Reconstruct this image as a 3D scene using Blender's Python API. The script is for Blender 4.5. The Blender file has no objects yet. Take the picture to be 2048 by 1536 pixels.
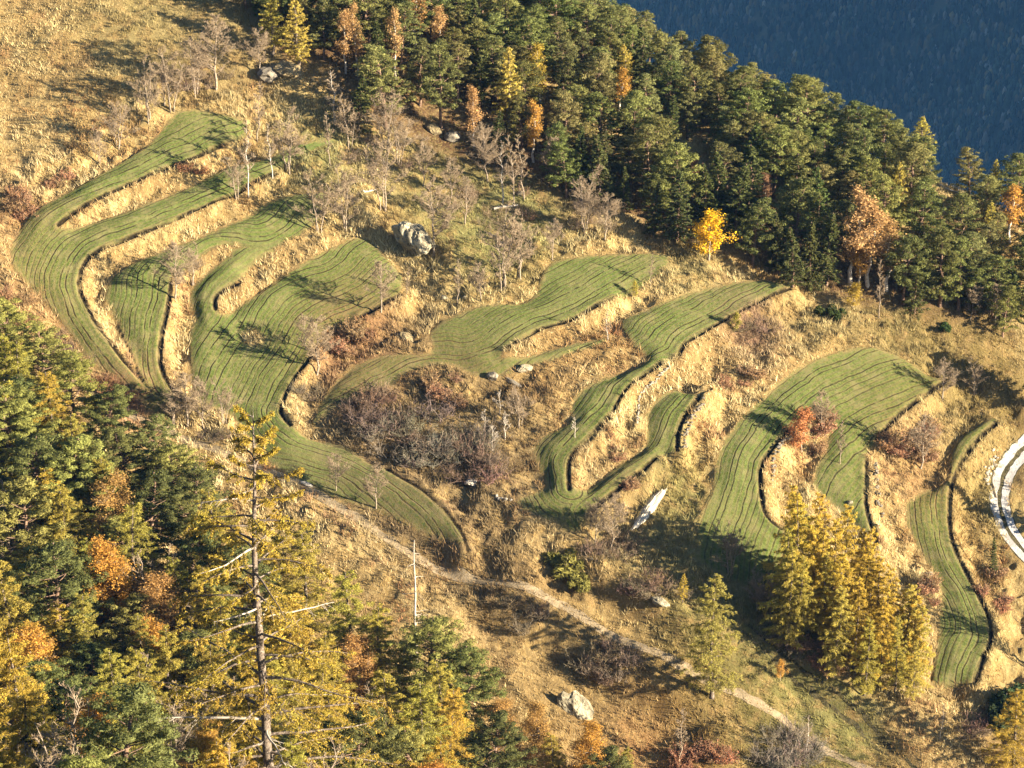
import bpy, math, random
import numpy as np
from mathutils import Vector, Matrix

random.seed(7)
RG = np.random.default_rng(11)
SC = bpy.context.scene

# ------------------------------------------------------------------ camera, sky, sun, exposure
CAMZ, PITCH, FPX = 150.0, math.radians(24.0), 5268.0
cam_d = bpy.data.cameras.new('camera'); cam = bpy.data.objects.new('camera', cam_d)
SC.collection.objects.link(cam); SC.camera = cam
cam.location = (0, 0, CAMZ); cam.rotation_euler = (math.radians(90) - PITCH, 0, 0)
cam_d.sensor_width = 36.0; cam_d.lens = FPX / 2048 * 36.0
cam_d.clip_start = 1.0; cam_d.clip_end = 20000.0

SUN_EL = math.radians(15.5); SUN_AZ = math.radians(113.0)      # azimuth clockwise from +Y
world = bpy.data.worlds.new('World'); SC.world = world; world.use_nodes = True
wn = world.node_tree.nodes; wl = world.node_tree.links; wn.clear()
sky = wn.new('ShaderNodeTexSky'); sky.sky_type = 'NISHITA'; sky.sun_disc = False
sky.sun_elevation = SUN_EL; sky.sun_rotation = SUN_AZ; sky.altitude = 1500
sky.air_density = 1.0; sky.dust_density = 0.6; sky.ozone_density = 1.0
bg = wn.new('ShaderNodeBackground'); bg.inputs[1].default_value = 0.05
wo = wn.new('ShaderNodeOutputWorld')
wl.new(sky.outputs[0], bg.inputs[0]); wl.new(bg.outputs[0], wo.inputs[0])
sd = bpy.data.lights.new('sun', 'SUN'); sun = bpy.data.objects.new('sun', sd); SC.collection.objects.link(sun)
sd.energy = 5.0; sd.angle = math.radians(0.5); sd.color = (1.0, 0.85, 0.64)
sv = Vector((math.sin(SUN_AZ) * math.cos(SUN_EL), math.cos(SUN_AZ) * math.cos(SUN_EL), math.sin(SUN_EL)))
sun.rotation_euler = (-sv).to_track_quat('-Z', 'Y').to_euler()
sun.location = (60, -30, 300)
SC.view_settings.view_transform = 'Standard'; SC.view_settings.look = 'None'
SC.view_settings.gamma = 1.0; SC.view_settings.exposure = 2.18
SC.cycles.max_bounces = 5; SC.cycles.diffuse_bounces = 1; SC.cycles.glossy_bounces = 1
SC.cycles.transmission_bounces = 2; SC.cycles.volume_bounces = 0; SC.cycles.transparent_max_bounces = 4

# ------------------------------------------------------------------ helpers: noise, geometry
_NT = np.random.default_rng(3).random((256, 256)).astype(np.float64)
def vnoise(x, y):
    xi = np.floor(x).astype(int); yi = np.floor(y).astype(int)
    fx = x - xi; fy = y - yi
    fx = fx * fx * (3 - 2 * fx); fy = fy * fy * (3 - 2 * fy)
    a = _NT[xi & 255, yi & 255]; b = _NT[(xi + 1) & 255, yi & 255]
    c = _NT[xi & 255, (yi + 1) & 255]; d = _NT[(xi + 1) & 255, (yi + 1) & 255]
    return (a * (1 - fx) + b * fx) * (1 - fy) + (c * (1 - fx) + d * fx) * fy
def fbm(x, y, o=4, g=0.5):
    s = 0; a = 1; t = 0
    for k in range(o):
        s = s + a * (vnoise(x + 17.3 * k, y - 9.1 * k) - 0.5); t += a; a *= g; x = x * 2.03; y = y * 2.03
    return s / t * 2

CP, SP = math.cos(PITCH), math.sin(PITCH)
def ray(px, py):
    a = (px - 1024) / FPX; b = (768 - py) / FPX
    return a, CP + b * SP, -SP + b * CP
def project(x, y, z):
    f = y * CP - (z - CAMZ) * SP; u = y * SP + (z - CAMZ) * CP
    return 1024 + FPX * x / f, 768 - FPX * u / f

# ------------------------------------------------------------------ base terrain (smooth)
CREST_PX = [(560, -300), (900, -120), (1130, 20), (1240, 70), (1400, 160), (1560, 235), (1650, 262), (1750, 290), (1860, 325),
            (1950, 368), (2060, 425), (2200, 500), (2400, 610)]
def front(x, y):
    z = 28 + 0.38 * (y - 229) - 0.12 * x - 0.0004 * np.maximum(x, 0) ** 2
    z = z + 1.6 * np.sin(x / 21 + y / 33) + 1.1 * np.sin(x / 13 - y / 19 + 1.0)
    return z
def _march(px, py, fn, h=0.0, y0=110, y1=460):
    a, b, c = ray(px, py)
    ys = np.arange(y0, y1, 0.5); t = ys / b
    g = (CAMZ + c * t) - (fn(a * t, ys) + h)
    k = np.nonzero(g <= 0)[0]
    if len(k) == 0: return None
    k = max(int(k[0]), 1); f = g[k - 1] / (g[k - 1] - g[k] + 1e-9)
    yy = ys[k - 1] + 0.5 * f; tt = yy / b
    return a * tt, yy, CAMZ + c * tt
_cw = [_march(px, py, front) for px, py in CREST_PX]
_cw = np.array([c for c in _cw if c is not None])
_o = np.argsort(_cw[:, 0]); CRX, CRY = _cw[_o, 0], _cw[_o, 1]
def base(x, y):
    x = np.asarray(x, float); y = np.asarray(y, float)
    F = front(x, y)
    t = y - np.interp(x, CRX, CRY); k = 3.0
    F = F - 1.05 * k * np.logaddexp(0, t / k)
    N = 50 - 0.52 * (y - 150) - 0.55 * np.logaddexp(0, (x + 8) / 3.0) * 3.0 + 0.10 * np.minimum(x + 8, 0) * -0.5
    kk = 1.5
    z = kk * np.logaddexp(F / kk, N / kk)
    return np.maximum(z, -1200 + 0 * z)
def P(px, py, h=0.0):
    r = _march(px, py, base, h)
    return None if r is None else r

# ------------------------------------------------------------------ traced fields, edges, tracks (photo pixels -> points on the slope)
FIELDS = [
 # 1: outer crescent with its inner notch
 [(495,236),(430,222),(359,219),(342,236),(321,260),(297,290),(226,330),(191,349),(120,386),(68,417),(38,455),(20,496),(20,518),(31,546),(68,580),(96,611),(137,655),(178,720),(239,751),(284,800),(318,830),(345,822),(362,800),(340,780),(310,770),(284,758),
  (262,735),(239,710),(185,635),(164,594),(156,566),(164,532),(181,511),(205,494),(250,484),(273,470),(325,450),(342,441),(410,407),(475,386),(492,376),(502,362),(547,345),(564,328),(608,308),(649,296),(684,285),(684,273),(632,282),(581,287),(547,306),(500,318),(458,328),(437,338),(400,355),(386,366),(308,396),(205,434),(154,451),(113,460),(116,448),(143,424),(188,400),(239,373),(277,359),(301,345),(393,314),(410,301),(455,287),(495,267)],
 # 2
 [(284,758),(260,696),(239,655),(236,638),(212,600),(210,583),(222,549),(260,522),(308,501),(342,488),(393,474),(455,444),(499,424),(516,407),(560,385),(615,383),(660,385),(655,410),(640,440),(608,468),(581,478),(533,513),(500,500),(468,486),(437,488),(393,518),(366,538),(342,553),(338,604),(325,655),(318,710),(325,747),(342,771),(360,796),(356,815),(320,832),(300,800)],
 # 3: right of the long bank, down to the point by the path
 [(520,486),(547,488),(533,513),(513,520),(496,532),(478,563),(437,583),(427,600),(431,617),(444,631),(478,607),(547,563),(615,522),(666,494),(700,481),(726,474),(757,501),(805,542),(808,563),(802,587),(785,597),(757,614),(723,631),(679,652),(651,658),(642,672),(625,703),(608,730),(584,758),(574,778),(561,809),(561,826),(581,850),(615,870),(666,884),(700,894),(772,935),(807,955),(845,977),(890,1015),(921,1053),(936,1090),(890,1072),(833,1053),(765,1022),(700,1003),(640,985),(595,963),(547,930),(513,890),(478,842),(444,815),(400,800),(390,785),(383,740),(376,669),(386,641),(390,621),(379,597),(379,576),(396,556),(410,542),(455,512),(468,494)],
 # 4: middle field
 [(1092,535),(1123,518),(1208,511),(1300,508),(1345,514),(1330,540),(1273,580),(1225,593),(1181,617),(1133,641),(1085,652),(1055,669),(1031,682),(1010,696),(1000,715),(1061,703),(1113,689),(1164,679),(1215,672),(1215,682),(1181,693),(1113,713),(1044,727),(1003,744),(969,751),(928,741),(908,727),(853,730),(812,747),(791,768),(754,778),(730,792),(668,812),(634,843),(620,840),(638,809),(668,758),(703,734),(744,710),(812,706),(856,710),(865,700),(858,669),(873,648),(908,631),(962,614),(1010,607),(1044,607),(1072,593),(1078,570)],
 # 5: right-middle field with the strip running down from it
 [(1582,573),(1555,552),(1484,557),(1406,575),(1328,602),(1250,626),(1238,645),(1262,684),(1289,704),(1293,716),(1284,723),(1239,737),(1181,761),(1147,792),(1140,819),(1143,840),(1113,857),(1078,874),(1068,894),(1072,922),(1089,942),(1092,972),(1047,988),(1025,1003),(1080,1030),(1150,1062),(1169,1045),(1176,1026),(1233,980),(1272,950),(1312,911),(1348,903),(1355,899),(1355,864),(1367,833),(1400,792),(1363,772),(1340,774),(1309,798),(1293,825),(1293,860),(1289,891),(1250,915),(1232,929),(1198,956),(1174,975),(1138,977),(1137,963),(1135,922),(1154,898),(1195,857),(1225,823),(1239,792),(1263,764),(1300,740),(1324,723),(1357,710),(1367,688),(1391,669),(1418,653),(1445,641),(1484,618),(1523,595)],
 # 6: big right field
 [(1699,698),(1641,716),(1602,731),(1570,751),(1523,794),(1484,829),(1465,856),(1445,880),(1437,903),(1430,938),(1426,977),(1410,1009),(1394,1045),(1390,1076),(1398,1100),(1379,1114),(1440,1150),(1482,1172),(1550,1190),(1558,1148),(1569,1103),(1577,1068),(1562,1053),(1535,1034),(1524,1007),(1520,950),(1520,938),(1531,911),(1563,872),(1582,852),(1609,833),(1640,822),(1668,838),(1656,872),(1652,899),(1633,930),(1625,962),(1637,981),(1664,1005),(1688,1028),(1718,1057),(1749,1080),(1741,1045),(1731,1007),(1733,950),(1734,919),(1730,903),(1746,891),(1754,876),(1777,845),(1816,813),(1859,782),(1891,762),(1859,747),(1824,723),(1777,704),(1738,694)],
 # 7: lower right field
 [(1816,997),(1844,973),(1891,966),(1905,955),(1895,919),(1906,880),(1953,845),(2000,829),(1992,845),(1953,880),(1930,911),(1910,950),(1903,975),(1899,996),(1899,1057),(1913,1103),(1932,1141),(1966,1202),(1981,1240),(1983,1282),(1966,1312),(1951,1366),(1916,1368),(1863,1366),(1867,1331),(1874,1293),(1878,1236),(1886,1194),(1878,1164),(1863,1129),(1840,1095),(1813,1049),(1810,1000)],
]
ISLANDS = [[(482,672),(492,660),(510,657),(524,668),(525,682),(508,688),(490,684)]]
# lips: the ploughed edge that drops to the bank below (dark furrow); drawn with the field on one side
LIPS = [
 [(455,287),(410,301),(393,314),(301,345),(277,359),(239,373),(188,400),(143,424),(116,448)],
 [(547,345),(502,362),(475,386),(410,407),(342,441),(273,470),(205,494),(181,511),(164,532),(156,566),(164,594),(185,635),(239,710),(262,735),(284,758)],
 [(478,563),(437,583),(427,600),(431,617)],
 [(342,560),(338,604),(325,655),(318,710),(325,747),(342,771),(360,796)],
 [(802,587),(757,614),(723,631)],
 [(625,703),(608,730),(584,758),(574,778),(561,809),(561,826),(581,850)],
 [(772,935),(807,955),(845,977),(890,1015),(921,1053),(936,1090)],
 [(1225,593),(1181,617),(1133,641),(1085,652),(1055,669),(1031,682),(1010,696)],
 [(1582,573),(1523,595),(1484,618),(1445,641),(1418,653),(1391,669),(1367,688),(1357,710)],
 [(1324,723),(1300,740),(1263,764),(1239,792),(1225,823),(1195,857),(1154,898),(1135,922),(1137,963),(1138,977)],
 [(1312,911),(1272,950),(1233,980),(1176,1026)],
 [(1422,778),(1400,792),(1367,833),(1355,864),(1355,899)],
 [(1640,822),(1609,833),(1582,852),(1563,872),(1531,911),(1520,938),(1520,950),(1524,1007),(1535,1034),(1562,1053)],
 [(1891,762),(1859,782),(1816,813),(1777,845),(1754,876)],
 [(1734,919),(1733,950),(1731,1007),(1741,1045),(1753,1085)],
 [(1992,845),(1953,880),(1930,911),(1910,950),(1903,975),(1899,996),(1899,1057),(1913,1103),(1932,1141),(1966,1202),(1981,1240),(1983,1282),(1966,1312),(1951,1366)],
]
GUIDES = [   # per field: the curves its furrows run parallel to
 [LIPS[1], [(547,345),(684,280)]],
 [[(660,395),(608,468),(533,513),(437,488),(393,518),(342,553),(338,604),(325,655),(318,710),(325,747),(360,796)]],
 [[(820,560),(785,597),(723,631),(651,658),(625,703),(584,758),(561,809),(561,826),(581,850),(615,870),(700,894),(807,955),(890,1015),(936,1090)]],
 [[(1330,540),(1225,593),(1133,641),(1055,669),(1005,715),(940,742),(853,730),(791,768),(634,843)]],
 [LIPS[8] + LIPS[9], [(1400,792),(1367,833),(1355,864),(1340,905),(1272,950),(1176,1026)]],
 [[(1900,640),(1780,662),(1699,690),(1641,710),(1570,748),(1484,826),(1437,903),(1426,977),(1394,1045),(1385,1090),(1379,1150),(1380,1230)]],
 [LIPS[15]],
]
TRACKS = {'farm_road': ([(2110,842),(2070,865),(2035,895),(2008,935),(1998,985),(2003,1025),(2022,1068),(2052,1108),(2100,1150)], 1.05),
 'gravel_path': ([(120,735),(171,768),(228,800),(284,829),(350,858),(420,893),(480,915),(540,942),(592,966),(648,994),(700,1022),(760,1056),(830,1094),(920,1126),(1000,1150),(1043,1168),(1090,1182),(1138,1198),(1195,1236),(1272,1277),(1348,1323),(1420,1362),(1500,1395),(1573,1430),(1650,1478),(1725,1528),(1800,1580)], 0.5),
 'rutted_track': ([(1490,1255),(1512,1274),(1600,1343),(1665,1388),(1726,1432),(1783,1491),(1821,1536),(1870,1590)], 0.55)}

LIPRAISE = 0.55
_lip_pts = np.array([p for l in LIPS for p in l], float)
def unproj_poly(pts, dens=0):
    out = []
    for p in pts:
        d = np.min(np.hypot(_lip_pts[:, 0] - p[0], _lip_pts[:, 1] - p[1]))
        h = LIPRAISE * max(0.0, 1 - d / 60)
        w = P(p[0], p[1], h)
        if w is not None: out.append((w[0], w[1]))
    return np.array(out)
def smooth(pts, closed, it=2):       # Chaikin corner cutting: traced corners become curves
    p = np.array(pts, float)
    for _ in range(it):
        q = np.roll(p, -1, 0) if closed else p[1:]
        a = p if closed else p[:-1]
        c = np.empty((2 * len(a), 2)); c[0::2] = 0.75 * a + 0.25 * q; c[1::2] = 0.25 * a + 0.75 * q
        p = c if closed else np.vstack([p[:1], c, p[-1:]])
    return p
def seg_dist(X, Y, poly, closed, margin=14.0, big=99.0):
    """distance from points to a polyline, only near it; and the signed side of the nearest segment"""
    D = np.full(X.shape, big); S = np.zeros(X.shape)
    x0, y0 = poly.min(0) - margin; x1, y1 = poly.max(0) + margin
    idx = np.nonzero((X > x0) & (X < x1) & (Y > y0) & (Y < y1))[0]
    if len(idx) == 0: return D, S
    n = len(poly); m = n if closed else n - 1
    a = poly[np.arange(m)]; b = poly[(np.arange(m) + 1) % n]
    xs, ys = X[idx], Y[idx]; best = np.full(len(idx), big * big); sg = np.zeros(len(idx))
    for k in range(m):
        bx0 = min(a[k, 0], b[k, 0]) - margin; bx1 = max(a[k, 0], b[k, 0]) + margin
        by0 = min(a[k, 1], b[k, 1]) - margin; by1 = max(a[k, 1], b[k, 1]) + margin
        j = np.nonzero((xs > bx0) & (xs < bx1) & (ys > by0) & (ys < by1))[0]
        if len(j) == 0: continue
        dx, dy = b[k] - a[k]; L = dx * dx + dy * dy + 1e-12
        t = np.clip(((xs[j] - a[k, 0]) * dx + (ys[j] - a[k, 1]) * dy) / L, 0, 1)
        ex = xs[j] - a[k, 0] - t * dx; ey = ys[j] - a[k, 1] - t * dy
        d2 = ex * ex + ey * ey; w = d2 < best[j]
        best[j[w]] = d2[w]; sg[j[w]] = np.sign(dx * ey[w] - dy * ex[w])
    D[idx] = np.sqrt(best); S[idx] = sg
    return np.minimum(D, big), S
def inside(X, Y, poly):
    r = np.zeros(X.shape, bool)
    x0, y0 = poly.min(0); x1, y1 = poly.max(0)
    idx = np.nonzero((X > x0) & (X < x1) & (Y > y0) & (Y < y1))[0]
    if len(idx) == 0: return r
    xs, ys = X[idx], Y[idx]; c = np.zeros(len(idx), bool); n = len(poly); j = n - 1
    for i in range(n):
        xi, yi = poly[i]; xj, yj = poly[j]
        if yi != yj:
            w = (yi > ys) != (yj > ys)
            c ^= w & (xs < (xj - xi) * (ys - yi) / (yj - yi) + xi)
        j = i
    r[idx] = c
    return r

# ------------------------------------------------------------------ fan-shaped terrain grid
NS, S0, S1 = 600, -0.245, 0.245
ROWS = np.concatenate([np.arange(118, 192, 0.7), np.arange(192, 385, 0.275), np.arange(385, 460, 1.0)])
NR = len(ROWS)
SG = np.linspace(S0, S1, NS)
GX = (ROWS[:, None] * SG[None, :]).ravel(); GY = np.repeat(ROWS, NS)
GZ = base(GX, GY)
WF = [smooth(unproj_poly(f), True) for f in FIELDS]
WI = [smooth(unproj_poly(f), True) for f in ISLANDS]
WL = [smooth(unproj_poly(f), False) for f in LIPS]
WG = [[smooth(unproj_poly(g), False) for g in gs] for gs in GUIDES]
WT = {k: (smooth(np.array([(P(*p)[0], P(*p)[1]) for p in v[0] if P(*p) is not None]), False), v[1]) for k, v in TRACKS.items()}

FSD = np.full(GX.shape, 14.0); FID = np.full(GX.shape, -1); FUR = np.zeros(GX.shape)
for i, w in enumerate(WF):
    d, _ = seg_dist(GX, GY, w, True, big=14.0); ins = inside(GX, GY, w); sdv = np.where(ins, -d, d)
    better = sdv < FSD; FSD = np.where(better, sdv, FSD); FID = np.where(better & (sdv < 2.5), i, FID)
for w in WI:
    d, _ = seg_dist(GX, GY, w, True, big=14.0); ins = inside(GX, GY, w)
    FSD = np.maximum(FSD, np.where(ins, d, -d))
for i, gs in enumerate(WG):
    m = np.nonzero(FID == i)[0]
    dd = np.full(len(m), 99.0)
    for g in gs:
        d, _ = seg_dist(GX[m], GY[m], g, False, margin=30.0, big=99.0); dd = np.minimum(dd, d)
    FUR[m] = dd
INF = FSD < 0
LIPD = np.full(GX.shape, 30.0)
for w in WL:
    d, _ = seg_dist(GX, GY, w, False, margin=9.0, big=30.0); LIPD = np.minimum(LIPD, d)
TRD = np.full(GX.shape, 30.0)
for k, (w, hw) in WT.items():
    d, _ = seg_dist(GX, GY, w, False, margin=6.0, big=30.0); TRD = np.minimum(TRD, d - hw)

def sstep(a, b, x):
    t = np.clip((x - a) / (b - a), 0, 1); return t * t * (3 - 2 * t)   # a > b falls instead of rising
A = LIPRAISE
taper = 1.0
inn = A * np.exp(-LIPD / 5.0)
out = np.where(LIPD < 2.2, A - (A + 0.75) * sstep(0.1, 2.2, LIPD), -0.75 * (1 - sstep(2.2, 8.0, LIPD)))
wob = 0.75 + 0.5 * vnoise(GX / 3, GY / 3)
wst = sstep(1.6, -2.2, FSD)
step_ = inn * wst + out * wob * (1 - wst)
trench = -0.36 * np.exp(-(LIPD / 0.24) ** 2) * (0.5 + 0.9 * vnoise(GX / 1.7 + 50, GY / 1.7))
# natural steps and low ridges that run beside the path: (points, drop in m); the lower side is towards the bottom left
STEPS = [([(860,1150),(950,1180),(1033,1214),(1128,1252),(1220,1318),(1290,1362),(1390,1405),(1480,1425)], 1.9), 
         ([(1500,1268),(1580,1318),(1650,1372),(1720,1415),(1800,1462),(1880,1540)], 1.3), ([(700,905),(780,935),(860,975),(930,1040),(1010,1110),(1090,1160)], .9), ([(1040,1035),(1130,1090),(1230,1160),(1330,1225),(1420,1262)], 1.1)]
stepz = 0
for pts_, dr_ in STEPS:
    w = smooth(np.array([P(*p)[:2] for p in pts_]), False); d, S_ = seg_dist(GX, GY, w, False, margin=13.0, big=30.0); s_ = -S_ * d
    e0 = np.minimum(np.hypot(GX - w[0, 0], GY - w[0, 1]), np.hypot(GX - w[-1, 0], GY - w[-1, 1]))
    stepz = stepz - dr_ * (sstep(-.2, 1.7, s_) - sstep(3, 12, s_)) * sstep(.3, 5, e0 - d) * (d < 13) * sstep(-.5, 2, FSD)
# rough grass banks: tussocks and hollows; ploughland: gentle swells
rough = sstep(0.0, 1.2, FSD) * sstep(0.0, 1.5, TRD)
bank = 1 - sstep(3, 9, FSD)
lump = rough * (0.62 * fbm(GX / 2.6, GY / 2.6, 3) * (.45 + .6 * bank) + 0.36 * fbm(GX / 0.9, GY / 0.9 + 40, 3) * (0.45 + 0.95 * bank) + 0.5 * fbm(GX / 8, GY / 8, 2))
hu = GY * 0.38 + GX * 0.12 + 2.2 * fbm(GX / 14, GY / 14, 3)             # terracettes along the contour
lump += rough * (1 - bank) * 0.34 * np.tanh(2 * np.sin(hu * 2.3)) * sstep(-0.3, 0.3, fbm(GX / 17 + 9, GY / 17, 2))
fieldz = INF * (0.25 * fbm(GX / 7, GY / 7, 2) + 0.03 * fbm(GX / .6, GY / .6, 2))
uu = FUR + 0.35 * fbm(GX / 5, GY / 5, 2)
fieldz += INF * 0.02 * np.cos(2 * np.pi * uu / 0.7) * sstep(0, .6, -FSD)
GZ = GZ + stepz + step_ + trench + lump + fieldz - 0.10 * (1 - sstep(-0.3, 0.5, TRD))
_GZ2 = GZ.reshape(NR, NS)

def hgt(x, y):
    """height of the finished ground"""
    x = np.asarray(x, float); y = np.asarray(y, float)
    s = np.clip((x / y - S0) / (S1 - S0) * (NS - 1), 0, NS - 1.001); r = np.clip(np.interp(y, ROWS, np.arange(NR)), 0, NR - 1.001)
    si = s.astype(int); ri = r.astype(int); fs = s - si; fr = r - ri
    return ((_GZ2[ri, si] * (1 - fs) + _GZ2[ri, si + 1] * fs) * (1 - fr) + (_GZ2[ri + 1, si] * (1 - fs) + _GZ2[ri + 1, si + 1] * fs) * fr)
def gsample(arr, x, y):
    a = arr.reshape(NR, NS)
    s = np.clip((x / y - S0) / (S1 - S0) * (NS - 1), 0, NS - 1.001); r = np.clip(np.interp(y, ROWS, np.arange(NR)), 0, NR - 1.001)
    return a[np.rint(r).astype(int), np.rint(s).astype(int)]

# colour zones on the rough ground: (px, py, radius m, r, g, b, strength)
ZONES = [(1000,400,9,.16,.15,.055,.7),(900,380,8,.20,.17,.06,.6),(640,300,6,.10,.13,.04,.6),(930,330,7,.15,.11,.05,.6),(1000,470,6,.15,.15,.05,.6),(1380,520,6,.19,.15,.06,.7),
 (20,420,5,.27,.14,.07,.5),(25,600,5,.27,.13,.06,.5),(100,680,4,.26,.13,.06,.45),(200,770,5,.23,.12,.07,.5),(280,800,4,.22,.08,.05,.6),
 (900,950,10,.14,.085,.05,.7),(800,870,10,.13,.08,.05,.7),(960,870,7,.15,.10,.05,.6),(880,790,8,.20,.12,.05,.6),(720,660,6,.24,.12,.06,.6),(680,700,5,.25,.11,.06,.5),
 (1900,700,8,.15,.10,.035,.7),(1980,760,8,.15,.10,.035,.7),(1780,660,6,.20,.15,.06,.5),(1620,640,6,.20,.15,.06,.5),(1370,980,5,.17,.15,.05,.6),(1330,1080,6,.19,.15,.06,.6),
 (1840,950,6,.24,.10,.05,.6),(1500,650,4,.19,.09,.07,.8),(1540,1400,9,.12,.11,.035,.8),(1600,1480,9,.11,.11,.035,.8),(1480,1380,8,.10,.10,.03,.8),(1000,1200,6,.17,.10,.05,.5),
 (1440,1500,8,.25,.10,.04,.6),(1330,1510,6,.25,.09,.04,.6),(1100,1250,8,.20,.12,.05,.5),(1620,1400,5,.20,.17,.06,.6),(240,40,12,.24,.18,.07,.5),(400,90,9,.20,.13,.06,.6),(450,30,9,.19,.14,.06,.6),
 (1950,1000,6,.22,.18,.06,.5),(2000,1300,7,.24,.17,.07,.4),(1160,1330,6,.16,.10,.045,.6),(1250,960,4,.23,.12,.06,.5)]
ZC = np.zeros((len(GX), 3)); ZA = np.zeros(len(GX))
for zx, zy, zr, r_, g_, b_, st in ZONES:
    w = P(zx, zy)
    if w is None: continue
    d = np.hypot(GX - w[0], (GY - w[1]) * 0.7) / zr
    m = np.nonzero(d < 2.2)[0]
    a_ = st * np.exp(-d[m] ** 2 * 1.3)
    ZC[m] += a_[:, None] * np.array([r_, g_, b_]); ZA[m] += a_
ZC = ZC * [1.0, 1.15, 1.15]
ZCn = ZC / np.maximum(ZA, 1e-6)[:, None]; ZAc = np.clip(ZA, 0, .85)
# forest floor
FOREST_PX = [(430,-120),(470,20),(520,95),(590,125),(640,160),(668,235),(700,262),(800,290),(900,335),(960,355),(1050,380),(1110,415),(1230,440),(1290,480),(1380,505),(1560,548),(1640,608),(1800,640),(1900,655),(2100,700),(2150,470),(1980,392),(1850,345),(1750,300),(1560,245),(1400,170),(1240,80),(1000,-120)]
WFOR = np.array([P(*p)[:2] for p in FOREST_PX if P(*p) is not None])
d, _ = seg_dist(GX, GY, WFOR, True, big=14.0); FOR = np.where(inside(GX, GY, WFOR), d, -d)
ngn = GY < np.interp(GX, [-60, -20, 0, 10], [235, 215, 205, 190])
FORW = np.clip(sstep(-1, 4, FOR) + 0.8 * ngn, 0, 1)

# ------------------------------------------------------------------ materials
def mat(name):
    m = bpy.data.materials.new(name); m.use_nodes = True; nt = m.node_tree; nt.nodes.clear(); return m, nt
def N(nt, t, **k):
    n = nt.nodes.new(t)
    for a, v in k.items():
        if a.startswith('i_'): n.inputs[a[2:].replace('_', ' ')].default_value = v
        elif a.startswith('n_'): n.inputs[int(a[2:])].default_value = v
        else: setattr(n, a, v)
    return n
def L(nt, a, b): nt.links.new(a, b)
def mixc(nt, f, a, b, bt='MIX'):
    n = nt.nodes.new('ShaderNodeMix'); n.data_type = 'RGBA'; n.blend_type = bt
    for s, v in ((n.inputs[0], f), (n.inputs[6], a), (n.inputs[7], b)):
        if hasattr(v, 'links'): nt.links.new(v, s)
        elif isinstance(v, (int, float)): s.default_value = v
        else: s.default_value = (*v, 1)
    return n.outputs[2]
def mth(nt, op, a, b=None, c=None, clamp=False):
    n = nt.nodes.new('ShaderNodeMath'); n.operation = op; n.use_clamp = clamp
    for k, v in enumerate((a, b, c)):
        if v is None: continue
        if hasattr(v, 'links'): nt.links.new(v, n.inputs[k])
        else: n.inputs[k].default_value = v
    return n.outputs[0]
def mrange(nt, v, a, b, c=0.0, d=1.0):
    n = nt.nodes.new('ShaderNodeMapRange'); n.interpolation_type = 'SMOOTHSTEP'
    nt.links.new(v, n.inputs[0])
    for k, q in enumerate((a, b, c, d)): n.inputs[k + 1].default_value = q
    return n.outputs[0]
def noise(nt, vec, scale, detail=3, rough=0.6, dist=0.0):
    n = nt.nodes.new('ShaderNodeTexNoise'); n.inputs['Scale'].default_value = scale; n.inputs['Detail'].default_value = detail
    n.inputs['Roughness'].default_value = rough; n.inputs['Distortion'].default_value = dist
    if vec is not None: nt.links.new(vec, n.inputs['Vector'])
    return n.outputs[0]

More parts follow.
